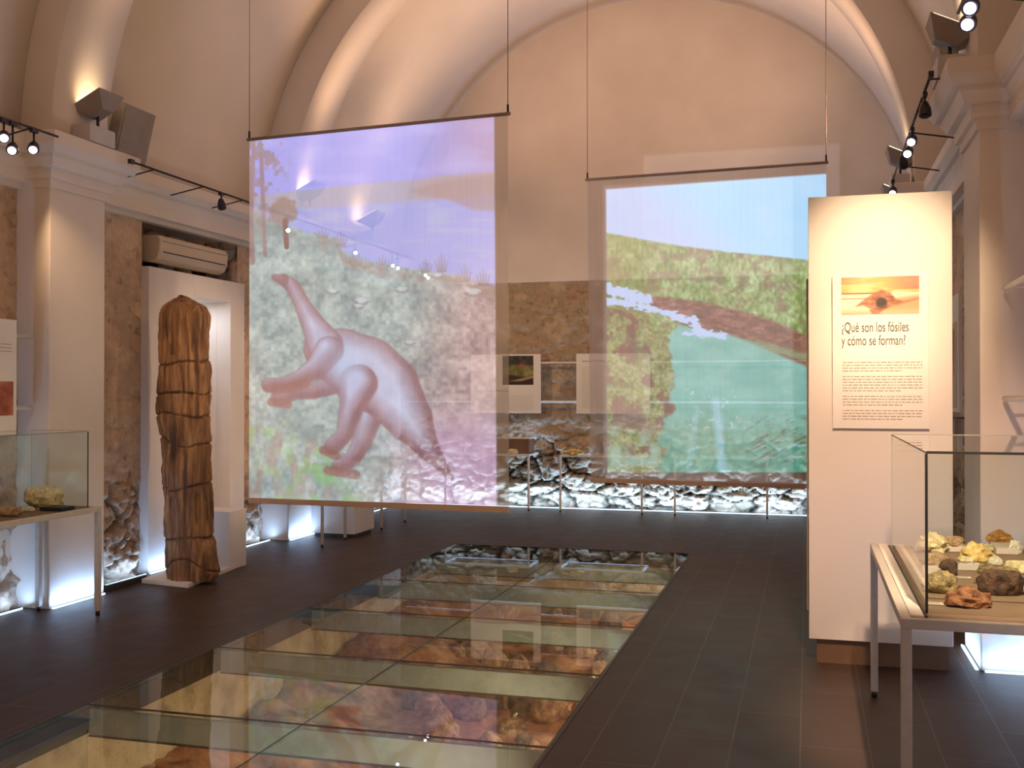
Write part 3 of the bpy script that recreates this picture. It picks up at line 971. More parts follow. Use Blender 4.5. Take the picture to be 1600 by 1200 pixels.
def paint_lake(x, y):
    img = np.tile(np.array([178, 174, 238.0]), (len(x), 1))
    img = over(img, sstep(600, 775, x) * .8, (188, 162, 190))
    img = over(img, np.clip(N2(x, y * 3, 60, 1) * 3, 0, 1) * .5, (205, 200, 248))
    hill = sstep(-1.5, 1.5, y - (300 - (x - 440) * .098 + 4 * N2(x, y * 0, 30, 2)))
    img = over(img, hill, (186, 178, 196))
    img = over(img, sstep(0, 1, (x - 600) / 80) * hill * .7, (188, 166, 168))
    lake = sstep(-4, 6, y - (328 - (x - 440) * .075))
    img = over(img, lake, (178, 176, 226))
    img = over(img, lake * np.clip(N2(x, y * 5, 40, 3) * 3, 0, .6), (190, 192, 220))
    spit = poly_mask(x, y, [(640, 298), (680, 285), (800, 268), (800, 332), (740, 328), (700, 312), (660, 305)], 3)
    img = over(img, spit * .75, (184, 158, 156))
    bank = np.interp(x, [380, 450, 475, 500, 528, 535, 560, 600, 640, 700, 740, 800], [330, 352, 362, 366, 374, 392, 405, 412, 420, 428, 438, 452])
    sand = sstep(-3, 3, y - bank - 4 * N2(x, y, 9, 4))
    ground = np.array([176, 184, 180.0])[None] + (N2(x, y, 26, 5)[:, None] * 60 + N2(x, y, 6, 6)[:, None] * 60) * np.array([1, .95, .85])[None]
    pinkr = (sstep(600, 760, x + (y - 500) * .3))[:, None]
    ground = ground * (1 - pinkr) + (ground + np.array([18, -14, -12])[None]) * pinkr
    lowr = (sstep(620, 700, y) * sstep(600, 700, x))[:, None]
    ground = ground * (1 - lowr) + np.array([198, 168, 188])[None] * lowr + lowr * N2(x, y, 9, 55)[:, None] * 40
    img = img * (1 - sand[:, None]) + ground * sand[:, None]
    # bank grass and tufts
    rim = np.exp(-((y - bank - 12) / 10) ** 2)
    img = over(img, rim * np.clip(.35 + 2.2 * N2(x, y, 14, 7), 0, .8), (168, 150, 140))
    for (tx, ty, h_) in ((556, 415, 22), (572, 418, 15), (598, 422, 24), (665, 425, 20), (690, 424, 28), (726, 440, 26), (755, 445, 26), (503, 372, 14), (532, 384, 22)):
        for q in range(5):
            d, tt = seg_d(x, y, (tx + (q - 2) * 3, ty), (tx + (q - 2) * 5, ty - h_ * (1 - abs(q - 2) * .2)))
            img = over(img, sstep(2.6, .6, d + tt) * .6, (162, 140, 130))
    # pale stones
    for (sx, sy, w) in ((520, 455, 8), (565, 470, 10), (628, 452, 9), (560, 478, 7), (683, 430, 8), (740, 456, 12), (640, 535, 7)):
        e = np.hypot((x - sx) / w, (y - sy) / (w * .5))
        img = over(img, sstep(1.2, .7, e) * .7, (212, 212, 216)); img = over(img, sstep(.5, .2, np.abs(e - 1)) * (y > sy) * .5, (150, 140, 140))
    # conifers on the left
    for (tx0, ty0, tx1, ty1, w) in ((396, 225, 392, 400, 2.5), (408, 240, 414, 398, 3.0), (388, 260, 394, 410, 4)):
        d, _ = seg_d(x, y, (tx0, ty0), (tx1, ty1)); img = over(img, sstep(w + 1.5, w - 1, d) * .75, (170, 140, 135))
    fol = np.clip((N2(x, y, 8, 9, 3) + N2(x, y, 22, 19, 2) * .8) * 9 + .1 + sstep(420, 392, x) * .8, 0, 1) * sstep(462, 425, x) * sstep(345, 310, y)
    img = over(img, fol * .8, (172, 148, 152))
    fol = np.clip(N2(x, y, 12, 29, 3) * 6, 0, 1) * sstep(425, 400, x) * sstep(420, 380, y)
    img = over(img, fol * .45, (168, 158, 150))
    pc = np.hypot((x - 443) / 23, (y - 330) / 21) + N2(x, y, 7, 10) * 1.1
    img = over(img, sstep(1.1, .8, pc) * .85, (172, 150, 138))
    d, _ = seg_d(x, y, (445, 345), (448, 386)); img = over(img, sstep(5, 3, d), (158, 128, 118))
    # shrubs with leaves, bottom left
    br = np.clip(N2(x * 1.5, y * .6, 16, 12) * 6 + .1, 0, 1) * sstep(560, 500, x + (y - 780) * -.2) * sstep(655, 690, y)
    img = over(img, br * .5, (170, 140, 128))
    lf = np.clip((N2(x, y, 15, 11, 5)) * 5 + .1, 0, 1) * sstep(545, 470, x - (y - 700) * .6) * sstep(640, 675, y + (x - 388) * -.12)
    img = over(img, lf * .65, (160, 196, 132))
    # long necked dinosaur rearing over the shore
    body = [[(505, 545, 30), (535, 560, 46), (572, 582, 56), (605, 605, 50), (640, 655, 36), (668, 700, 18), (690, 728, 9), (706, 748, 3)],
            [(443, 437, 8), (458, 448, 11), (472, 475, 12), (488, 505, 17), (508, 540, 28)],
            [(430, 434, 5), (443, 437, 8)],
            [(514, 548, 22), (494, 575, 17), (468, 592, 12), (440, 600, 9), (420, 602, 11)],
            [(520, 600, 16), (490, 612, 11), (462, 614, 9), (438, 620, 14)],
            [(560, 600, 30), (548, 640, 18), (538, 680, 12), (520, 697, 13)],
            [(578, 650, 20), (566, 690, 15), (552, 716, 12), (530, 728, 11)]]
    order_ = [4, 6, 0, 1, 2, 3, 5]
    for bi in order_:
        sd = limb(x, y, body[bi])
        ins = sstep(1.5, -1.5, sd)
        up = limb(x + 6, y + 9, body[bi])          # modelled relief of the projected picture
        lit = np.clip(-up / (20 if bi else 34), 0, 1)
        colr = np.array([166, 130, 132.0])[None] * (1 - lit[:, None]) + np.array([200, 196, 218.0])[None] * lit[:, None]
        colr = colr + N2(x, y, 18, 13 + bi)[:, None] * 26
        img = over(img, ins * .93, colr)
        img = over(img, sstep(3.0, .6, np.abs(sd)) * .35, (158, 124, 122))
        img = over(img, np.exp(-((sd + 6) / 5) ** 2) * sstep(0, 1, (y + x * .3 - 700) / 60) * ins * .25, (150, 112, 110))
    b = np.exp(-(((x - 535) / 30) ** 2 + ((y - 570) / 36) ** 2)); img = over(img, b * .55, (190, 205, 232))
    for p in ([(430, 610), (478, 600)], [(505, 703), (525, 712)], [(512, 735), (556, 742)], [(424, 628), (450, 632)]):
        d, _ = seg_d(x, y, p[0], p[1]); img = over(img, sstep(9, 5, d) * .75, (166, 124, 116))
    return img


def paint_river(x, y):
    img = np.tile(np.array([184, 224, 252.0]), (len(x), 1))
    img = over(img, sstep(1100, 950, x - (y - 290)) * .7, (206, 208, 240))
    img = over(img, np.clip(N2(x, y * 2, 60, 2) * 2, 0, .5), (200, 228, 250))
    ridge = np.interp(x, [940, 1000, 1060, 1140, 1200, 1270, 1300], [362, 373, 384, 394, 399, 408, 412])
    g = sstep(-2, 2, y - ridge - 3 * N2(x, y, 8, 3))
    green = np.array([168, 182, 138.0])[None] + N2(x, y * .6, 4, 34)[:, None] * 70 + N2(x, y, 10, 4)[:, None] * 55 + N2(x, y, 30, 5)[:, None] * 50
    bl = np.clip((N2(x, y * 1.3, 20, 6, 5) + .4 * N2(x, y, 5, 36)) * 6, 0, 1)[:, None]
    green = green * (1 - bl * .6) + np.array([160, 136, 126.0])[None] * bl * .6
    wl = sstep(1100, 950, x)[:, None]
    green = green * (1 - wl * .4) + np.array([170, 158, 110])[None] * wl * .4
    img = img * (1 - g[:, None]) + green * g[:, None]
    bank = poly_mask(x, y, [(1000, 460), (1100, 472), (1180, 492), (1290, 535), (1290, 600), (1200, 562), (1130, 532), (1060, 505), (1020, 480)], 3)
    img = over(img, bank * .9, np.array([164, 128, 120.0])[None] + N2(x, y * 3, 14, 7)[:, None] * 60 + N2(x, y * 2, 4, 38)[:, None] * 50)
    img = over(img, poly_mask(x, y, [(1140, 525), (1200, 535), (1290, 562), (1290, 574), (1200, 548)], 3) * .6, (160, 185, 150))
    wp = poly_mask(x, y, [(1060, 508), (1130, 520), (1180, 538), (1230, 560), (1300, 590), (1300, 800), (1000, 800), (1000, 560), (1038, 532)], 2.5)
    water = np.array([160, 198, 188.0])[None] + N2(x, y * 2, 30, 8)[:, None] * 24
    lo_ = sstep(610, 690, y + N2(x, y, 30, 9) * 60)[:, None]
    water = water * (1 - lo_) + (np.array([152, 180, 160.0])[None] + N2(x, y, 7, 10)[:, None] * 36) * lo_
    img = img * (1 - wp[:, None]) + water * wp[:, None]
    # bushes on the near left bank
    edge = np.interp(y, [478, 500, 530, 560, 600, 640, 680, 720, 760], [950, 1010, 1042, 1048, 1052, 1050, 1030, 1040, 1010]) + 26 * N2(x, y, 16, 12)
    bush = sstep(4, -4, x - edge) * sstep(-3, 3, y - (478 + (x - 948) * .30) - 4 * N2(x, y, 9, 13))
    bc = np.array([168, 166, 128.0])[None] + N2(x, y, 12, 14)[:, None] * 50
    bc = bc + N2(x, y, 4, 35)[:, None] * 60
    b2 = np.clip((N2(x, y, 22, 15, 5) + .4 * N2(x, y, 5, 37)) * 7 + sstep(590, 640, y) * .25, 0, 1)[:, None]
    bc = bc * (1 - b2 * .75) + np.array([156, 120, 106.0])[None] * b2 * .75
    b3 = (sstep(640, 700, y) * np.clip(.5 + 3 * N2(x, y, 16, 16), 0, 1))[:, None]
    bc = bc * (1 - b3) + np.array([176, 190, 172.0])[None] * b3
    img = img * (1 - bush[:, None]) + bc * bush[:, None]
    # white water up the valley
    for pts, w in (([(948, 452), (985, 462), (1012, 470)], 9), ([(948, 470), (990, 476)], 7), ([(1000, 478), (1040, 488), (1080, 502), (1100, 520)], 6), ([(1085, 500), (1090, 520), (1130, 526)], 6), ([(1070, 522), (1110, 520), (1128, 524)], 4)):
        for a, b in zip(pts[:-1], pts[1:]):
            d, _ = seg_d(x, y, a, b); img = over(img, sstep(w + 1, w - 2, d + 14 * N2(x, y * 2.2, 7, 17)), (204, 216, 244))
    d, _ = seg_d(x, y, (1118, 625), (1130, 740)); img = over(img, sstep(13, 2, d + 14 * np.abs(N2(x, y * .3, 6, 18))) * .7, (186, 212, 226))
    d, _ = seg_d(x, y, (1090, 640), (1075, 735)); img = over(img, sstep(9, 2, d + 12 * np.abs(N2(x, y * .3, 6, 21))) * .4, (180, 206, 214))
    img = over(img, np.clip(N2(x, y, 4, 22, 2) * 9 - 2.2, 0, 1) * sstep(590, 620, y) * sstep(700, 650, y) * sstep(1050, 1090, x) * sstep(1200, 1150, x), (214, 228, 226))
    mk = np.clip(N2((x * .9 - y * .43) / 2, (y * .9 + x * .43) * 2.4, 7, 23, 3) * 10 - .9, 0, 1) * sstep(1150, 1190, x) * sstep(640, 665, y) * sstep(740, 715, y)
    img = over(img, mk * .7, (150, 132, 122))
    return img


def scrim(name, corners, paint, picture, label, bgc, cat='screen', fold=.0):
    """corners TL, TR, BR, BL in the world; picture = px polygon (x0,y0 ... ) lit by the projector"""
    TL, TR, BR, BL = [np.array(c_, float) for c_ in corners]
    mid = (BL + BR) / 2
    t = thing(name, tuple(mid), label, cat)
    nu, nv = 330, 440
    a, b = np.meshgrid(np.linspace(0, 1, nu), np.linspace(0, 1, nv)); a = a.ravel()[:, None]; b = b.ravel()[:, None]
    P = (TL * (1 - a) + TR * a) * (1 - b) + (BL * (1 - a) + BR * a) * b
    x, y = to_px(P)
    img = paint(x, y)
    E = np.clip(lin(img) * .93 - np.asarray(bgc)[None], 0, 2)
    E = E * poly_mask(x, y, picture, 1.2)[:, None]
    nrm = np.cross(TR - TL, BL - TL); nrm /= np.linalg.norm(nrm)
    P = P + nrm[None] * (.006 * np.sin(a * 19 + 1) * (.3 + b) * (1 - b))
    grid_mesh('cloth', P, nu, nv, 'voile', cols=E, parent=t)
    MB().tube(TL - (TR - TL) * .008, TR + (TR - TL) * .008, .014, 12).build('top_bar', 'bar_metal', t)
    w_ = .045
    dn = np.array([0, 0, -w_])
    f = MB()
    q = nrm * .010
    vs = [BL + q, BR + q, BR + dn + q, BL + dn + q, BL - q, BR - q, BR + dn - q, BL + dn - q]
    f.add(vs, [(0, 1, 2, 3), (4, 7, 6, 5), (0, 4, 5, 1), (1, 5, 6, 2), (2, 6, 7, 3), (3, 7, 4, 0)])
    f.build('bottom_hem', 'roll_hem', t, bevel=.004)
    for s_, p in ((0, TL), (1, TR)):
        zt = 3.46 + math.sqrt(max(0.1, 3.46 ** 2 - (p[0] + 2.2) ** 2)) + .06
        c_ = MB().tube(p, (p[0], p[1], zt), .0035, 6).build('cable', 'bar_metal', t)
        MB().tube((p[0], p[1], p[2] + .01), (p[0], p[1], p[2] + .07), .009, 8).build('cable_clamp', 'dark_metal', c_)
    return t


scrim('projection_screen', [(-4.46, 7.83, 3.69), (-2.18, 7.66, 3.70), (-2.17, 7.66, .73), (-4.46, 7.83, .72)], paint_lake,
      [(389, 212), (772, 178), (776, 790), (389, 781)], 'large translucent hanging screen showing a long-necked dinosaur beside a lake', (.22, .15, .115))
scrim('projection_screen', [(-2.12, 10.36, 3.72), (.17, 10.25, 3.735), (.17, 10.25, .735), (-2.09, 10.37, .735)], paint_river,
      [(947, 296), (1300, 271), (1300, 738), (949, 738)], 'translucent hanging screen showing a green valley with a river', (.29, .22, .18))

# ================================================================== TEXT PANEL
def text_mesh(name, body, loc, size, mat, parent, sx=1.0, rot=(R(90), 0, 0), ext=.0008, align='LEFT', bold=0.0):
    cu = bpy.data.curves.new(name, 'FONT'); cu.body = body; cu.size = size; cu.extrude = ext; cu.align_x = align; cu.offset = bold
    to = bpy.data.objects.new(name, cu); C.objects.link(to)
    dg = bpy.context.evaluated_depsgraph_get()
    me = bpy.data.meshes.new_from_object(to.evaluated_get(dg))
    bpy.data.objects.remove(to); bpy.data.curves.remove(cu)
    m4 = Euler(rot).to_matrix().to_4x4() @ Matrix.Diagonal((sx, 1, 1, 1))
    me.transform(m4); me.materials.clear(); me.materials.append(M(mat))
    o = bpy.data.objects.new(name, me); C.objects.link(o)
    o.parent = parent; o.location = Vector(loc) - origin_of(parent)
    return o


def ink_lines(f, O, du, w, rows_, dz, h, seed, nrm, short=()):
    """rows of tiny unreadable printed words"""
    rnd = random.Random(seed)
    O = Vector(O); du = Vector(du); nrm = Vector(nrm)
    for r_ in range(rows_):
        x = 0; wmax = w * (short[r_] if r_ < len(short) else 1)
        while x < wmax - .006:
            l_ = min(rnd.uniform(.008, .034), wmax - x)
            a = O + du * x + Vector((0, 0, -r_ * dz)); b = a + du * l_
            vs = [a, b, b + Vector((0, 0, h)), a + Vector((0, 0, h))]
            f.add([v + nrm * .0006 for v in vs] + [v - nrm * .0004 for v in vs], [(0, 1, 2, 3), (4, 7, 6, 5), (0, 4, 5, 1), (1, 5, 6, 2), (2, 6, 7, 3), (3, 7, 4, 0)])
            x += l_ + .006
    return f


def paint_beach(u, v):
    img = np.tile(np.array([238, 176, 110.0]), (len(u), 1))
    img = over(img, np.clip(.4 + 4 * N2(u, v * 2.2, .25, 2), 0, 1) * (v < .5), (250, 222, 160))
    img = over(img, np.clip(2.6 * (u - .55), 0, 1) * (v < .35) * .8, (176, 110, 96))
    img = over(img, np.clip(2.5 * (.35 - u), 0, 1) * (v < .2) * .8, (190, 112, 70))
    img = over(img, sstep(.42, .46, v), (244, 222, 196))
    img = over(img, np.exp(-((v - .44) / .02) ** 2) * (u < .55), (130, 84, 50))
    img = over(img, np.exp(-((v - .58) / .015) ** 2) * (u < .4) * .8, (140, 110, 80))
    img = over(img, sstep(.55, .7, v + (u - .5) * .25) * sstep(.5, .6, u), (232, 160, 120))
    img = over(img, sstep(.8, 1.0, v), (236, 182, 140))
    sh = poly_mask(u * 100, v * 50, [(18, 40), (30, 30), (42, 22), (52, 18), (64, 22), (70, 30), (80, 34), (66, 40), (50, 45), (36, 42), (28, 38)], 1.2)
    img = over(img, sh, np.array([168, 112, 84.0])[None] + N2(u, v, .06, 5)[:, None] * 120)
    img = over(img, sh * sstep(.09, .05, np.hypot(u - .52, (v - .7) * .5)), (60, 48, 44))
    img = over(img, poly_mask(u * 100, v * 50, [(36, 44), (56, 38), (60, 42), (48, 50), (40, 50)], 1) * .6, (120, 70, 46))
    img = over(img, poly_mask(u * 100, v * 50, [(64, 36), (100, 29), (100, 31), (72, 39)], 1) * .6, (150, 90, 70))
    return img


def paint_cave(u, v):
    img = np.tile(np.array([120, 118, 60.0]), (len(u), 1)) + N2(u, v, .15, 4)[:, None] * 120
    img = over(img, sstep(.45, .35, v + N2(u, v, .3, 3) * .5), np.array([52, 46, 36.0])[None] + N2(u, v, .1, 7)[:, None] * 120)
    img = over(img, sstep(.65, .75, v + (u - .5) * -.15), (44, 26, 20))
    img = over(img, np.exp(-(((u - .6) / .12) ** 2 + ((v - .35) / .06) ** 2)) * .9, (176, 84, 60))
    img = over(img, poly_mask(u * 100, v * 100, [(20, 88), (60, 78), (100, 70), (100, 76), (60, 88)], 2) * .8, (196, 170, 120))
    return img


def paint_rust(u, v):
    return np.tile(np.array([176, 96, 60.0]), (len(u), 1)) + N2(u, v, .2, 4)[:, None] * 130


def paint_bone(u, v):
    img = np.tile(np.array([206, 176, 150.0]), (len(u), 1))
    img = over(img, poly_mask(u * 100, v * 100, [(18, 0), (30, 10), (60, 50), (70, 100), (58, 100), (40, 55)], 2), (84, 54, 40))
    return over(img, poly_mask(u * 100, v * 100, [(70, 5), (85, 10), (80, 60), (74, 60)], 2) * .8, (130, 84, 60))


def picture(name, O, du, w, h, paint, parent, nrm, n1=70, n2=40, label=None):
    O = np.array(O, float); du = np.array(du, float)
    a, b = np.meshgrid(np.linspace(0, 1, n1), np.linspace(0, 1, n2)); a = a.ravel(); b = b.ravel()
    P = O[None] + du[None] * (a * w)[:, None] + np.array([0, 0, -1.0])[None] * (b * h)[:, None] + np.array(nrm)[None] * .002
    o = grid_mesh(name, P, n1, n2, 'printed_picture', cols=lin(paint(a, b)), parent=parent)
    if label: o['label'] = label
    return o


PY = 6.46
t = thing('display_wall', (.4, PY + .12, 0), 'tall white freestanding exhibition panel on a plinth coloured brown for warm bounce light', 'exhibition panel')
e0 = at_y(1257, 310, PY); e1 = at_y(1484, 298, PY)
PXa, PXb, PZ0, PZ1 = 0.005, .795, .145, 2.745
MB().box(PXa, PY, PZ0, PXb, PY + .25, PZ1).build('panel', 'panel_white', t, bevel=.004)
MB().box(PXa + .045, PY + .04, 0, PXb - .02, PY + .23, PZ0).build('plinth', 'brown_box_bounce_plinth', t)  # brown of the plinth puts warm bounce light into its colour
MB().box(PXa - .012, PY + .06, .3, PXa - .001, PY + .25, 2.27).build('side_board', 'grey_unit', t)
t = thing('text_board', (.40, PY - .02, 1.37), 'cream board headed with a question about fossils, on the white panel', 'text board')
bx0, bx1, bz0, bz1 = .140, .667, 1.385, 2.275
MB().box(bx0, PY - .028, bz0, bx1, PY - .016, bz1).build('board', 'board_white', t, bevel=.001)
MB().box(bx0 + .04, PY - .016, bz0 + .05, bx1 - .04, PY, bz1 - .05).build('spacer', 'grey_unit', t)
yb = PY - .0285
picture('photograph', (.190, yb, 2.262), (1, 0, 0), .425, .215, paint_beach, t, (0, -1, 0), 160, 80, 'printed photograph of a shell on a beach')
text_mesh('heading', '¿Qué son los fósiles', (.190, yb - .001, 1.945), .082, 'text_ink', t, sx=.56)
text_mesh('heading', 'y cómo se forman?', (.190, yb - .001, 1.868), .082, 'text_ink', t, sx=.56)
z = 1.765
for k, n_ in enumerate((4, 6, 4, 4)):
    f = MB()
    ink_lines(f, (.196, yb, z), (1, 0, 0), .435, n_, .0165, .0055, 40 + k, (0, -1, 0), short=[1] * (n_ - 1) + [.75])
    f.build('body_text', 'text_grey', t)
    z -= n_ * .0165 + .016
f = MB(); ink_lines(f, (.50, PY - .001, 1.315), (1, 0, 0), .14, 3, .03, .004, 5, (0, -1, 0))
tag(f.build('printed_caption', 'text_grey'), 'few lines of small grey print below the cream text board', 'caption')

# wall-mounted boards on two rails
def rails(x0, y0, x1, y1, zs, mat, label, nrm):
    t = thing('board_rail', ((x0 + x1) / 2, (y0 + y1) / 2, zs[0]), label, 'rail')
    for z in zs:
        MB().tube((x0, y0, z), (x1, y1, z), .016, 8).build('rail', mat, t)
    n_ = Vector(nrm)
    for a in (.04, .35, .65, .96):
        px_, py_ = x0 + (x1 - x0) * a, y0 + (y1 - y0) * a
        f = MB()
        for z in zs: f.tube((px_, py_, z), (px_ - n_.x * .16, py_ - n_.y * .16, z), .008, 6)
        f.build('wall_bracket', mat, t)
    return t


rails(-5.5, YB - .16, .9, YB - .16, (1.99, 1.46), 'rail_white', 'pair of thin white rails carrying the boards on the back wall', (0, -1, 0))
bd = [(-4.52, paint_cave, .58, 'white board with a cave photograph, between the two screens'), (-3.02, None, .0, 'white text board partly behind the left edge of the river screen')]
for (x0, pf, ph, lb) in bd:
    t = thing('wall_board', (x0 + .5, YB - .19, 1.30), lb, 'board', 'boards on the back wall')
    MB().box(x0, YB - .20, 1.30, x0 + 1.0, YB - .175, 2.11).build('board', 'board_white', t, bevel=.002)
    f = MB()
    if ph:
        picture('photograph', (x0 + .46, YB - .20, 2.09), (1, 0, 0), .44, .40, pf, t, (0, -1, 0), 90, 70)
        ink_lines(f, (x0 + .05, YB - .201, 1.60), (1, 0, 0), .5, 1, .05, .012, 3, (0, -1, 0)); ink_lines(f, (x0 + .05, YB - .201, 1.54), (1, 0, 0), .85, 9, .024, .004, 4, (0, -1, 0))
    else:
        ink_lines(f, (x0 + .08, YB - .201, 2.0), (1, 0, 0), .35, 1, .05, .014, 6, (0, -1, 0)); ink_lines(f, (x0 + .08, YB - .201, 1.93), (1, 0, 0), .34, 24, .024, .004, 7, (0, -1, 0))
        if pf: picture('photograph', (x0 + .5, YB - .20, 2.02), (1, 0, 0), .42, .5, pf, t, (0, -1, 0), 40, 40)
    f.build('body_text', 'text_grey', t)
rails(-5.49, 3.4, -5.49, 6.50, (2.0, 1.48), 'pale_metal', 'pair of thin rails carrying the board beside the left pilaster', (1, 0, 0))
t = thing('wall_board', (-5.46, 5.8, 1.32), 'white board with small print and a rust coloured picture, left of the near pilaster', 'board')
MB().box(-5.475, 5.30, 1.32, -5.45, 6.31, 2.11).build('board', 'board_white', t, bevel=.002)
picture('photograph', (-5.449, 5.9, 1.67), (0, 1, 0), .375, .24, paint_rust, t, (1, 0, 0), 50, 40)
f = MB(); ink_lines(f, (-5.449, 5.9, 1.93), (0, 1, 0), .36, 3, .025, .006, 9, (1, 0, 0)); f.build('body_text', 'text_grey', t)
rails(1.07, 7.5, 1.07, 10.1, (2.2, 1.55), 'rail_white', 'pair of white rails behind the tall exhibition panel', (-1, 0, 0))
t = thing('wall_board', (1.04, 8.5, 1.45), 'cream board with a dark curved drawing, seen behind the tall white panel', 'board')
MB().box(1.03, 8.05, 1.45, 1.055, 8.95, 2.30).build('board', 'board_white', t, bevel=.002)
picture('photograph', (1.03, 8.93, 2.1), (0, -1, 0), .8, .62, paint_bone, t, (-1, 0, 0), 60, 60)
rails(1.07, 3.6, 1.07, 6.48, (2.18, 1.56), 'rail_white', 'pair of white rails on the right wall at the edge of view', (-1, 0, 0))
tag(MB().box(1.0, 8.0, 1.27, 1.215, 8.9, 1.40).build('dark_box', 'grey_unit'), 'small dark box under the cream board behind the panel', 'box')

# ================================================================== TABLES AND GLASS CASES
def frame_table(name, x0, y0, x1, y1, h, sec, mat, label, group=None, top='case_base', footh=.03, legs='all'):
    t = thing(name, ((x0 + x1) / 2, (y0 + y1) / 2, 0), label, 'table', group)
    corners = ((x0, y0), (x1 - sec, y0), (x0, y1 - sec), (x1 - sec, y1 - sec))
    for (x, y) in dict(all=corners, front=corners[:2], right=(corners[1], corners[3]))[legs]:
        l_ = MB().box(x, y, footh, x + sec, y + sec, h - sec).build('leg', mat, t, bevel=.002)
        MB().tube((x + sec / 2, y + sec / 2, 0), (x + sec / 2, y + sec / 2, footh), sec * .42, 10).build('foot', 'black', l_)
    MB().box(x0, y0, h - sec, x1, y0 + sec, h).box(x0, y1 - sec, h - sec, x1, y1, h).box(x0, y0 + sec, h - sec, x0 + sec, y1 - sec, h).box(x1 - sec, y0 + sec, h - sec, x1, y1 - sec, h).build('frame', mat, t, bevel=.002)
    MB().box(x0 + sec, y0 + sec, h - sec * .7, x1 - sec, y1 - sec, h - .002).build('tabletop', top, t)
    return t


def glass_case(name, x0, y0, x1, y1, z0, z1, label, near, edge='curb', et=.006):
    t = thing(name, ((x0 + x1) / 2, (y0 + y1) / 2, z0), label, 'glass case')
    g = .006
    MB().box(x0, y0, z0, x1, y0 + g, z1).build('glass_pane', 'case_glass', t)
    MB().box(x0, y1 - g, z0, x1, y1, z1).build('glass_pane', 'case_glass', t)
    MB().box(x0, y0 + g, z0, x0 + g, y1 - g, z1).build('glass_pane', 'case_glass', t)
    MB().box(x1 - g, y0 + g, z0, x1, y1 - g, z1).build('glass_pane', 'case_glass', t)
    MB().box(x0, y0, z1, x1, y1, z1 + g).build('glass_top', 'case_glass', t)
    e = et
    f = MB()
    c0, c1 = near
    f.box(c0 - e / 2, c1 - e / 2, z0, c0 + e / 2, c1 + e / 2, z1)
    if c1 == y0: f.box(x0, y0 - e / 2, z1, x1, y0 + e / 2, z1 + e)
    h_ = e * .45
    f.box(c0 - h_ / 2, y0, z1 + .001, c0 + h_ / 2, y1, z1 + .001 + h_)
    f.build('edge_seal', edge, t)
    f = MB(); h_ = .0025
    for (x, y) in ((x0, y0), (x1, y0), (x0, y1), (x1, y1)):
        if (x, y) != tuple(near): f.box(x - h_ / 2, y - h_ / 2, z0, x + h_ / 2, y + h_ / 2, z1)
    f.box(x0, y1 - h_ / 2, z1 + g, x1, y1 + h_ / 2, z1 + g + h_)
    f.build('edge_polish', 'glass_edge', t)
    return t


TZ = .80
rt = frame_table('display_table', .315, 3.95, 1.12, 5.86, TZ, .036, 'table_metal', 'beige metal display table with the mineral case at the right')
MB().box(.351, 3.99, TZ - .002, .395, 5.82, TZ + .006).build('inner_rail', 'pale_metal', rt)
MB().box(.400, 4.0, TZ - .002, .408, 5.80, TZ + .003).build('groove', 'black', rt)
glass_case('glass_case', .412, 4.075, 1.10, 5.70, TZ, 1.375, 'clear glass case full of minerals on the right table', (.412, 4.075), edge='black', et=.009)
lt = frame_table('display_table', -5.42, 4.3, -4.88, 6.50, .775, .036, 'table_metal', 'beige metal display table at the left edge of view')
glass_case('glass_case', -5.38, 4.34, -4.905, 6.38, .775, 1.315, 'clear glass case over pale rock slabs on the left table', (-4.905, 6.38), edge='curb', et=.006)

# minerals: px, base py, width px, height px, colour, label
MIN = [
    (1458, 864, 46, 30, 'cream', 'pale yellow crystal cluster at the back left corner of the case', dict(facet=True, spike=.5)),
    (1461, 886, 42, 24, 'tan', 'tan knobbly fossil lying in the left white tray', dict(spike=.6)),
    (1483, 900, 24, 24, 'dark', 'dark pointed stone just right of the left white tray', {}),
    (1492, 853, 26, 14, 'tan', 'small round tan pebble on the back left tray', {}),
    (1533, 880, 48, 30, 'yellow', 'large yellow crystal lump in the middle of the case', dict(facet=True, spike=.5)),
    (1563, 848, 34, 18, 'orange', 'orange brown nugget raised at the back of the case', dict(facet=True)),
    (1510, 878, 24, 8, 'cream', 'flat cream disc on the white tray left of the yellow lump', {}),
    (1556, 884, 20, 13, 'white', 'small white domed shell beside the yellow crystal lump', {}),
    (1566, 931, 60, 34, 'dark', 'largest dark flat topped stone at the front right', dict(flat=.45)),
    (1574, 899, 34, 12, 'olive', 'curled tan shell lying behind the large dark flat topped stone', {}),
    (1471, 928, 50, 32, 'olive', 'yellow brown rugged rock at the front left of the case', dict(spike=.4)),
    (1516, 951, 62, 30, 'red', 'red brown long rock closest to the front glass', dict(facet=True, spike=.3)),
    (1510, 927, 30, 9, 'dark', 'thin dark oval stone behind the red brown rock', {}),
    (1588, 866, 22, 20, 'white', 'white spiky coral at the back right of the case', dict(spike=1.0)),
    (1545, 861, 22, 10, 'cream', 'small cream chip left of the orange nugget', dict(spike=.4)),
    (1594, 897, 36, 18, 'cream', 'pale halved nodule cut off by the right picture edge', dict(flat=.3)),
    (1596, 926, 22, 20, 'tan', 'brown coiled fossil at the right picture edge', {}),
    (1541, 897, 22, 16, 'olive', 'small mottled stone between the yellow lump and the dark stone', {}),
    (1530, 912, 14, 6, 'tan', 'tiny tan chip in front of the middle white tray', {}),
]
TRAYS = [(1464, 898, 40, 14, 'white specimen tray at the left of the mineral case'), (1494, 862, 30, 12, 'white specimen tray at the back left of the mineral case'),
         (1514, 891, 38, 12, 'white specimen tray in the middle of the mineral case'), (1574, 866, 32, 12, 'pinkish specimen tray under the orange nugget'),
         (1568, 912, 34, 14, 'specimen tray behind the large dark flat topped stone')]


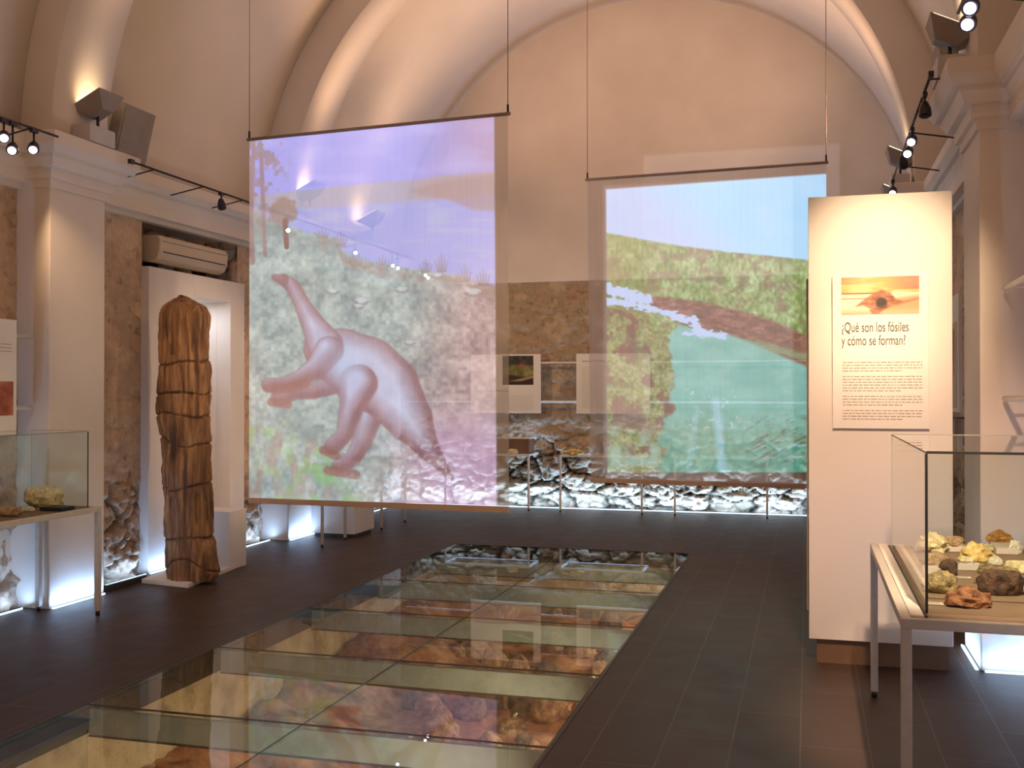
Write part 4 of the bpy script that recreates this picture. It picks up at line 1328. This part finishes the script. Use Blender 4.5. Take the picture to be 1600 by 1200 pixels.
def tray_at(p, w, d, h, label):
    t = thing('specimen_tray', (p[0], p[1], TZ), label, 'tray', 'specimen trays in the mineral case')
    x0, x1, y0, y1 = p[0] - w / 2, p[0] + w / 2, p[1], p[1] + d
    MB().box(x0, y0, TZ, x1, y1, TZ + .004).build('base', 'tray', t)
    MB().box(x0, y0, TZ + .004, x1, y0 + .004, TZ + h).box(x0, y1 - .004, TZ + .004, x1, y1, TZ + h).box(x0, y0 + .004, TZ + .004, x0 + .004, y1 - .004, TZ + h).box(x1 - .004, y0 + .004, TZ + .004, x1, y1 - .004, TZ + h).build('rim', 'tray', t)


tz = {}
for (px_, py_, w, h, lb) in TRAYS:
    p = at_z(px_, py_, TZ); dist = (p - _C) @ _F
    tray_at(p, w * dist / F_PX, .07, max(.02, h * dist / F_PX * .75), lb)
for i, (px_, py_, w, h, cn, lb, kw) in enumerate(MIN):
    zb = TZ
    lift = {1: .006, 3: .03, 5: .03, 6: .03}.get(i, 0)
    p = at_z(px_, py_, TZ + lift); dist = (p - _C) @ _F
    wm, hm = w * dist / F_PX, h * dist / F_PX
    dm = min(wm * .8, .13)
    nm = {0: 'crystal_cluster', 4: 'crystal_cluster', 7: 'fossil_shell', 9: 'fossil_shell', 13: 'fossil_coral', 16: 'fossil_shell'}.get(i, 'mineral_specimen')
    y_ = p[1] + dm * .45
    if lift > .02:   # resting on a small block inside the tray
        MBb = MB().box(p[0] - wm * .4, y_ - dm * .35, TZ, p[0] + wm * .4, y_ + dm * .35, TZ + lift)
        tag(MBb.build('specimen_block', 'tray'), 'small pale block raising the ' + lb.split(' on ')[0].split(' raised ')[0], 'block')
    rock(nm, (p[0], y_, TZ + lift - .001), (wm * 1.18, dm, hm * 1.08), 100 + i * 3, 'rock_' + cn, lb, 'stone', 'specimens in the mineral case', rz=0, **kw)
for i, (px_, py_, lb) in enumerate(((1460, 944, 'small label card at the front left corner of the mineral case'), (1505, 903, 'small label card in front of the middle tray'), (1548, 874, 'small label card behind the white shell'), (1585, 884, 'small label card near the right end of the mineral case'))):
    p = at_z(px_, py_, TZ)
    t = thing('label_card', (p[0], p[1], TZ), lb, 'label card', 'label cards in the mineral case')
    MB().box(p[0] - .032, p[1] - .012, TZ, p[0] + .032, p[1] + .03, TZ + .002).build('card', 'tray', t)
    f = MB()
    for q in range(3): f.box(p[0] - .026, p[1] - .006 + q * .011, TZ + .002, p[0] + .02, p[1] - .002 + q * .011, TZ + .0026)
    f.build('print', 'text_grey', t)

# left case: pale slabs
LS = [(28, 790, 84, 34, 'cream', 'large pale yellow rock slab in the left case', dict(facet=True), .16), (16, 806, 60, 16, 'tan', 'flat tan rock slab leaning in front of the yellow slab', {}, .10),
      (70, 790, 40, 10, 'slate', 'dark slate piece behind the small black tray', {}, .10), (88, 784, 22, 12, 'tan', 'small tan stone on the small black tray', {}, .06), (48, 799, 30, 8, 'white', 'thin white flake near the middle of the left case', {}, .06)]
for i, (px_, py_, w, h, cn, lb, kw, dep) in enumerate(LS):
    zb = .775 if i != 3 else .80
    p = at_z(px_, py_, zb); dist = (p - _C) @ _F
    rock('rock_specimen', (max(p[0] - .02, -5.28), p[1], zb), (w * dist / F_PX * .9, dep, h * dist / F_PX), 200 + i, 'rock_' + cn, lb, 'stone', 'rocks in the left case', **kw)
p = at_z(86, 797, .775)
t = thing('specimen_tray', tuple(p), 'small black tray holding a tan stone in the left case', 'tray')
MB().box(p[0] - .08, p[1] - .06, .775, p[0] + .10, p[1] + .08, .80).build('base', 'black', t, bevel=.002)

# back wall tables
BT = [(-4.78, -3.60, 'slim white metal table half hidden by the dinosaur screen'), (-3.17, -2.08, 'slim white metal table between the two screens'), (-1.66, -.5, 'slim white metal table behind the river screen')]
for (x0, x1, lb) in BT:
    frame_table('display_table', x0, 13.62, x1 + .02, 14.13, .76, .026, 'pale_metal', lb, 'slim tables along the back wall', top='case_glass', legs='front')
tag(MB().box(-4.05, 13.68, .76, -3.60, 13.98, .96).build('specimen_box', 'brown_box_bounce_plinth', bevel=.004), 'dark brown box on the slim table nearest the dinosaur screen', 'box')
tag(MB().box(-4.06, 13.67, .96, -3.59, 13.99, .975).build('box_lid', 'pale_metal'), 'pale lid closing the dark brown box', 'lid')
rock('rock_specimen', (-3.82, 13.645, .761), (.16, .06, .07), 300, 'rock_cream', 'small pale rock in front of the brown box on the back table', 'stone')
rock('rock_specimen', (-3.0, 13.7, .761), (.34, .22, .08), 301, 'rock_yellow', 'flat yellow rock on the slim table between the screens', 'stone', facet=True)
rock('rock_specimen', (-2.9, 13.84, .761), (.22, .14, .24), 302, 'rock_tan', 'upright tan rock behind the flat yellow rock', 'stone', spike=.6)
rock('rock_specimen', (-1.2, 13.75, .761), (.3, .2, .12), 303, 'rock_tan', 'tan rock on the slim table behind the river screen', 'stone')
# left wall tables and white plinth behind the dinosaur screen
frame_table('display_table', -5.355, 9.88, -4.78, 10.46, .76, .026, 'table_metal', 'narrow metal table in front of the far left pilaster', 'narrow tables by the left wall', legs='right')
frame_table('display_table', -5.60, 11.3, -4.72, 12.06, .80, .026, 'table_metal', 'narrow metal table beyond the low cream plinth', 'narrow tables by the left wall', legs='right')
rock('rock_specimen', (-5.0, 10.1, .76), (.25, .2, .1), 305, 'rock_tan', 'tan rock on the narrow table by the far pilaster', 'stone')
t = thing('pedestal', (-4.98, 10.85, 0), 'low cream plinth between the two narrow tables by the left wall', 'pedestal')
MB().box(-5.28, 10.62, .04, -4.76, 11.16, .46).build('box', 'white_paint', t, bevel=.004)
MB().box(-5.25, 10.65, 0, -4.79, 11.13, .04).build('base', 'curb', t)

# ================================================================== TRACKS, SPOTLIGHTS, UPLIGHTERS
def track(p0, p1, side, label, arms):
    t = thing('light_track', tuple((Vector(p0) + Vector(p1)) / 2), label, 'light track')
    MB().tube(p0, p1, .009, 8).build('rod', 'dark_metal', t)
    MB().obox(p0, (.03, .05, .035), (0, 0, 0)).build('end_feed', 'dark_metal', t)
    for a in arms:
        p = Vector(p0).lerp(Vector(p1), a)
        wx = XL + .05 if side < 0 else XR - .05
        q = (WL + .21 if side < 0 else WR - .21, p.y + .0, p.z - .06)
        near = any(y0 - .19 < p.y < y1 + .19 for y0, y1 in PIL)
        if near: q = ((XL + .15) if side < 0 else (XR - .15), p.y, p.z)
        MB().tube(p, q, .006, 6).build('arm', 'dark_metal', t)


track((-5.10, 5.0, 3.40), (-5.10, 6.30, 3.40), -1, 'dark light track at the top left edge of view', (.3, .8))
track((-5.10, 7.14, 3.40), (-5.10, 13.2, 3.38), -1, 'long dark light track along the left cornice', (.05, .17, .28, .5, .75, .97))
track((.70, 4.2, 3.40), (.70, 5.45, 3.42), 1, 'dark light track at the top right edge of view', (.3, .8))
track((.70, 6.62, 3.46), (.70, 9.55, 3.40), 1, 'dark light track along the right cornice above the white panel', (.03, .45, .8))


def spot(p, aim, lit, label, group, w=.036, drop=.10):
    """p is on the track; the housing hangs below and points at aim"""
    p = Vector(p)
    c_ = p - Vector((0, 0, drop))
    d = (Vector(aim) - c_).normalized()
    t = thing('track_spotlight', tuple(p), label, 'spotlight', group)
    MB().box(p.x - .014, p.y - .03, p.z - .03, p.x + .014, p.y + .03, p.z - .006).build('adapter', 'dark_metal', t)
    MB().tube(p - Vector((0, 0, .03)), c_ - d * .01, .007, 8).build('stem', 'dark_metal', t)
    MB().lathe(c_ - d * .045, d, [(0, w * .35), (.01, w * .6), (.05, w), (.092, w * 1.08), (.098, w * 1.0)], 18).build('housing', 'dark_metal', t)
    MB().lathe(c_ + d * .056, d, [(0, w * .72), (.004, w * .70)], 18).build('lens', 'lens_glow' if lit else 'black', t)
    return c_ + d * .075


g1 = 'spotlights on the left tracks'; g2 = 'spotlights on the right tracks'
a = spot((-5.10, 5.78, 3.40), (-4.0, 4.6, 2.2), True, 'lit spotlight cut by the left picture edge', g1, drop=.11)
spot((-5.10, 5.86, 3.40), (-4.2, 4.6, 2.0), True, 'lit spotlight just right of the one cut by the left edge', g1, drop=.17)
b = spot((-5.10, 6.06, 3.40), (-4.4, 5.0, 2.2), True, 'lit spotlight alone at the right end of the near left track', g1, drop=.12)
spot((-5.10, 8.46, 3.40), (-5.3, 9.5, 1.2), False, 'unlit black spotlight above the air conditioner', g1)
far = [(450, 360), (555, 395), (613, 415), (621, 419), (664, 430), (668, 434)]
names = ['lit spotlight seen through the palm tree of the screen', 'lit spotlight second from the left behind the screen', 'left one of a close pair of lit spotlights behind the screen', 'right one of a close pair of lit spotlights behind the screen',
         'left one of the farthest pair of lit spotlights behind the screen', 'right one of the farthest pair of lit spotlights behind the screen']
for (px_, py_), nm in zip(far, names):
    q = at_x(px_, py_, -5.10)
    spot((-5.10, q[1], 3.39), (-4.0, q[1] - 2.0, 2.0), True, nm, g1, w=.030, drop=max(.05, 3.37 - q[2]))
spot((.70, 5.02, 3.415), (.3, 3.6, 2.4), True, 'lit spotlight cut by the top edge at the right', g2, drop=.11)
spot((.70, 5.10, 3.415), (.3, 3.7, 2.2), True, 'lit spotlight just below the one cut by the top edge', g2, drop=.15)
spot((.70, 6.95, 3.45), (.72, 6.8, 2.6), False, 'upper dark spotlight on the right track', g2, drop=.10)
spot((.70, 7.77, 3.43), (.4, 6.6, 2.4), True, 'upper one of the lit pair on the right track', g2, drop=.08)
spot((.70, 8.05, 3.43), (.4, 6.9, 2.4), True, 'lower one of the lit pair on the right track', g2, drop=.10)
spot((.70, 8.50, 3.42), (.9, 9.2, 2.4), False, 'dark spotlight between the lit pair and the lowest one', g2, drop=.07)
spot((.70, 9.49, 3.40), (.5, 8.2, 2.2), True, 'lit spotlight hanging lowest, just above the white panel', g2, drop=.09)

# beams of the spotlights and some added fill beams
lamp('SPOT', 'spot_beam', (.45, 4.6, 3.25), (.42, PY, 2.26), 330, (1.0, 0.72, 0.46), .05, 37, 1.0)       # white text panel, tight beam
lamp('SPOT', 'spot_beam', (.30, 3.2, 3.28), (.36, PY, 1.0), 430, (1.0, 0.66, 0.45), .08, 36, .9)         # white text panel, lower part
lamp('SPOT', 'spot_beam', (.55, 3.1, 3.25), (.76, 4.75, .85), 640, (1.0, 0.78, 0.54), .03, 34, .7)
lamp('SPOT', 'spot_beam', (.62, 7.0, 3.36), (-5.5, 8.9, 1.5), 520, (1.0, 0.68, 0.46), .04, 24, .6)        # added fill without a fixture, brightens the white niche surround         # mineral case
lamp('SPOT', 'spot_beam', (-5.12, 6.05, 3.27), (-5.04, 7.9, 1.30), 150, (1.0, 0.66, 0.38), .04, 56, 1.0)       # fossil trunk
lamp('SPOT', 'spot_beam', (-4.4, 4.4, 3.2), (-5.1, 5.9, .8), 60, (1.0, 0.70, 0.42), .04, 45, .8)          # left case
lamp('SPOT', 'spot_beam', (-5.02, 11.3, 3.25), (-3.1, YB, 1.9), 95, (1.0, 0.64, 0.38), .05, 85, 1.0)       # back boards
lamp('SPOT', 'spot_beam', (.66, 11.0, 3.30), (-1.9, YB, 1.9), 130, (1.0, 0.64, 0.38), .05, 80, 1.0)  # added unseen source past the right track's end, brightens the back wall

for i, (ux, uy, uz, ue) in enumerate(UPLIGHTS):
    s = 1 if ux < -2 else -1
    lb = ['grey uplighter on the cornice of the near left pilaster', 'grey uplighter on the cornice at the upper right', 'grey uplighter on the cornice above the dinosaur screen', 'grey uplighter on the far right cornice above the white panel',
          'unseen grey uplighter added to light the near bay, on the left cornice behind the viewer', 'unseen grey uplighter added to light the near bay, on the right cornice behind the viewer',
          'extra grey uplighter added for brightness on the left cornice closest to the back wall', 'extra grey uplighter added for brightness on the right cornice closest to the back wall'][i]
    xc = ux - s * .02
    t = thing('uplighter', (xc, uy, CZ), lb, 'lamp', 'uplighters on the cornices')
    MB().box(xc - .09, uy - .18, CZ, xc + .07, uy + .12, CZ + .13).build('ballast_box', 'grey_light', t, bevel=.006)
    MB().tube((xc, uy, CZ + .13), (xc, uy, CZ + .26), .012, 8).build('yoke', 'dark_metal', t)
    f = MB(); c0 = Vector((xc, uy, CZ + .30)); rot = Euler((0, -s * .45, 0)).to_matrix()
    pr = [(.07, -.07), (.16, .04)]
    vs = [c0 + rot @ Vector((sx * r_, sy * r_ * .95, z)) for r_, z in pr for sx, sy in ((-1, -1), (1, -1), (1, 1), (-1, 1))]
    f.add(vs, [(0, 1, 2, 3), (4, 7, 6, 5), (0, 4, 5, 1), (1, 5, 6, 2), (2, 6, 7, 3), (3, 7, 4, 0)])
    f.build('housing', 'grey_unit', t, bevel=.006)
    f = MB(); vs = [c0 + rot @ Vector((sx * .14, sy * .13, .041)) for sx, sy in ((-1, -1), (1, -1), (1, 1), (-1, 1))] + [c0 + rot @ Vector((sx * .14, sy * .13, .047)) for sx, sy in ((-1, -1), (1, -1), (1, 1), (-1, 1))]
    f.add(vs, [(0, 1, 2, 3), (4, 7, 6, 5), (0, 4, 5, 1), (1, 5, 6, 2), (2, 6, 7, 3), (3, 7, 4, 0)])
    f.build('glass', 'uplight_glow', t)


def flat_unit(x, y, s, label, h=.44):  # flat grey unit of unknown use, a leaning slab with a front face
    t = thing('leaning_unit', (x, y, CZ), label, 'flat_unit')
    rot = (0, s * R(14), 0)
    c0 = Vector((x, y, CZ + .02)) + Euler(rot).to_matrix() @ Vector((0, 0, h / 2))
    MB().obox(c0, (.10, .42, h), rot).build('cabinet', 'grey_unit', t, bevel=.008)
    MB().obox(c0 + Euler(rot).to_matrix() @ Vector((s * .053, 0, 0)), (.008, .38, h - .05), rot).build('front_face', 'grey_unit', t)
    MB().box(x - .06, y - .08, CZ, x + .06, y + .08, CZ + .05).build('foot', 'dark_metal', t)


flat_unit(-5.42, 7.50, 1, 'flat grey rectangular unit leaning on the left cornice beside the uplighter')
flat_unit(.98, 7.60, -1, 'flat grey rectangular unit leaning on the right cornice at the top edge')
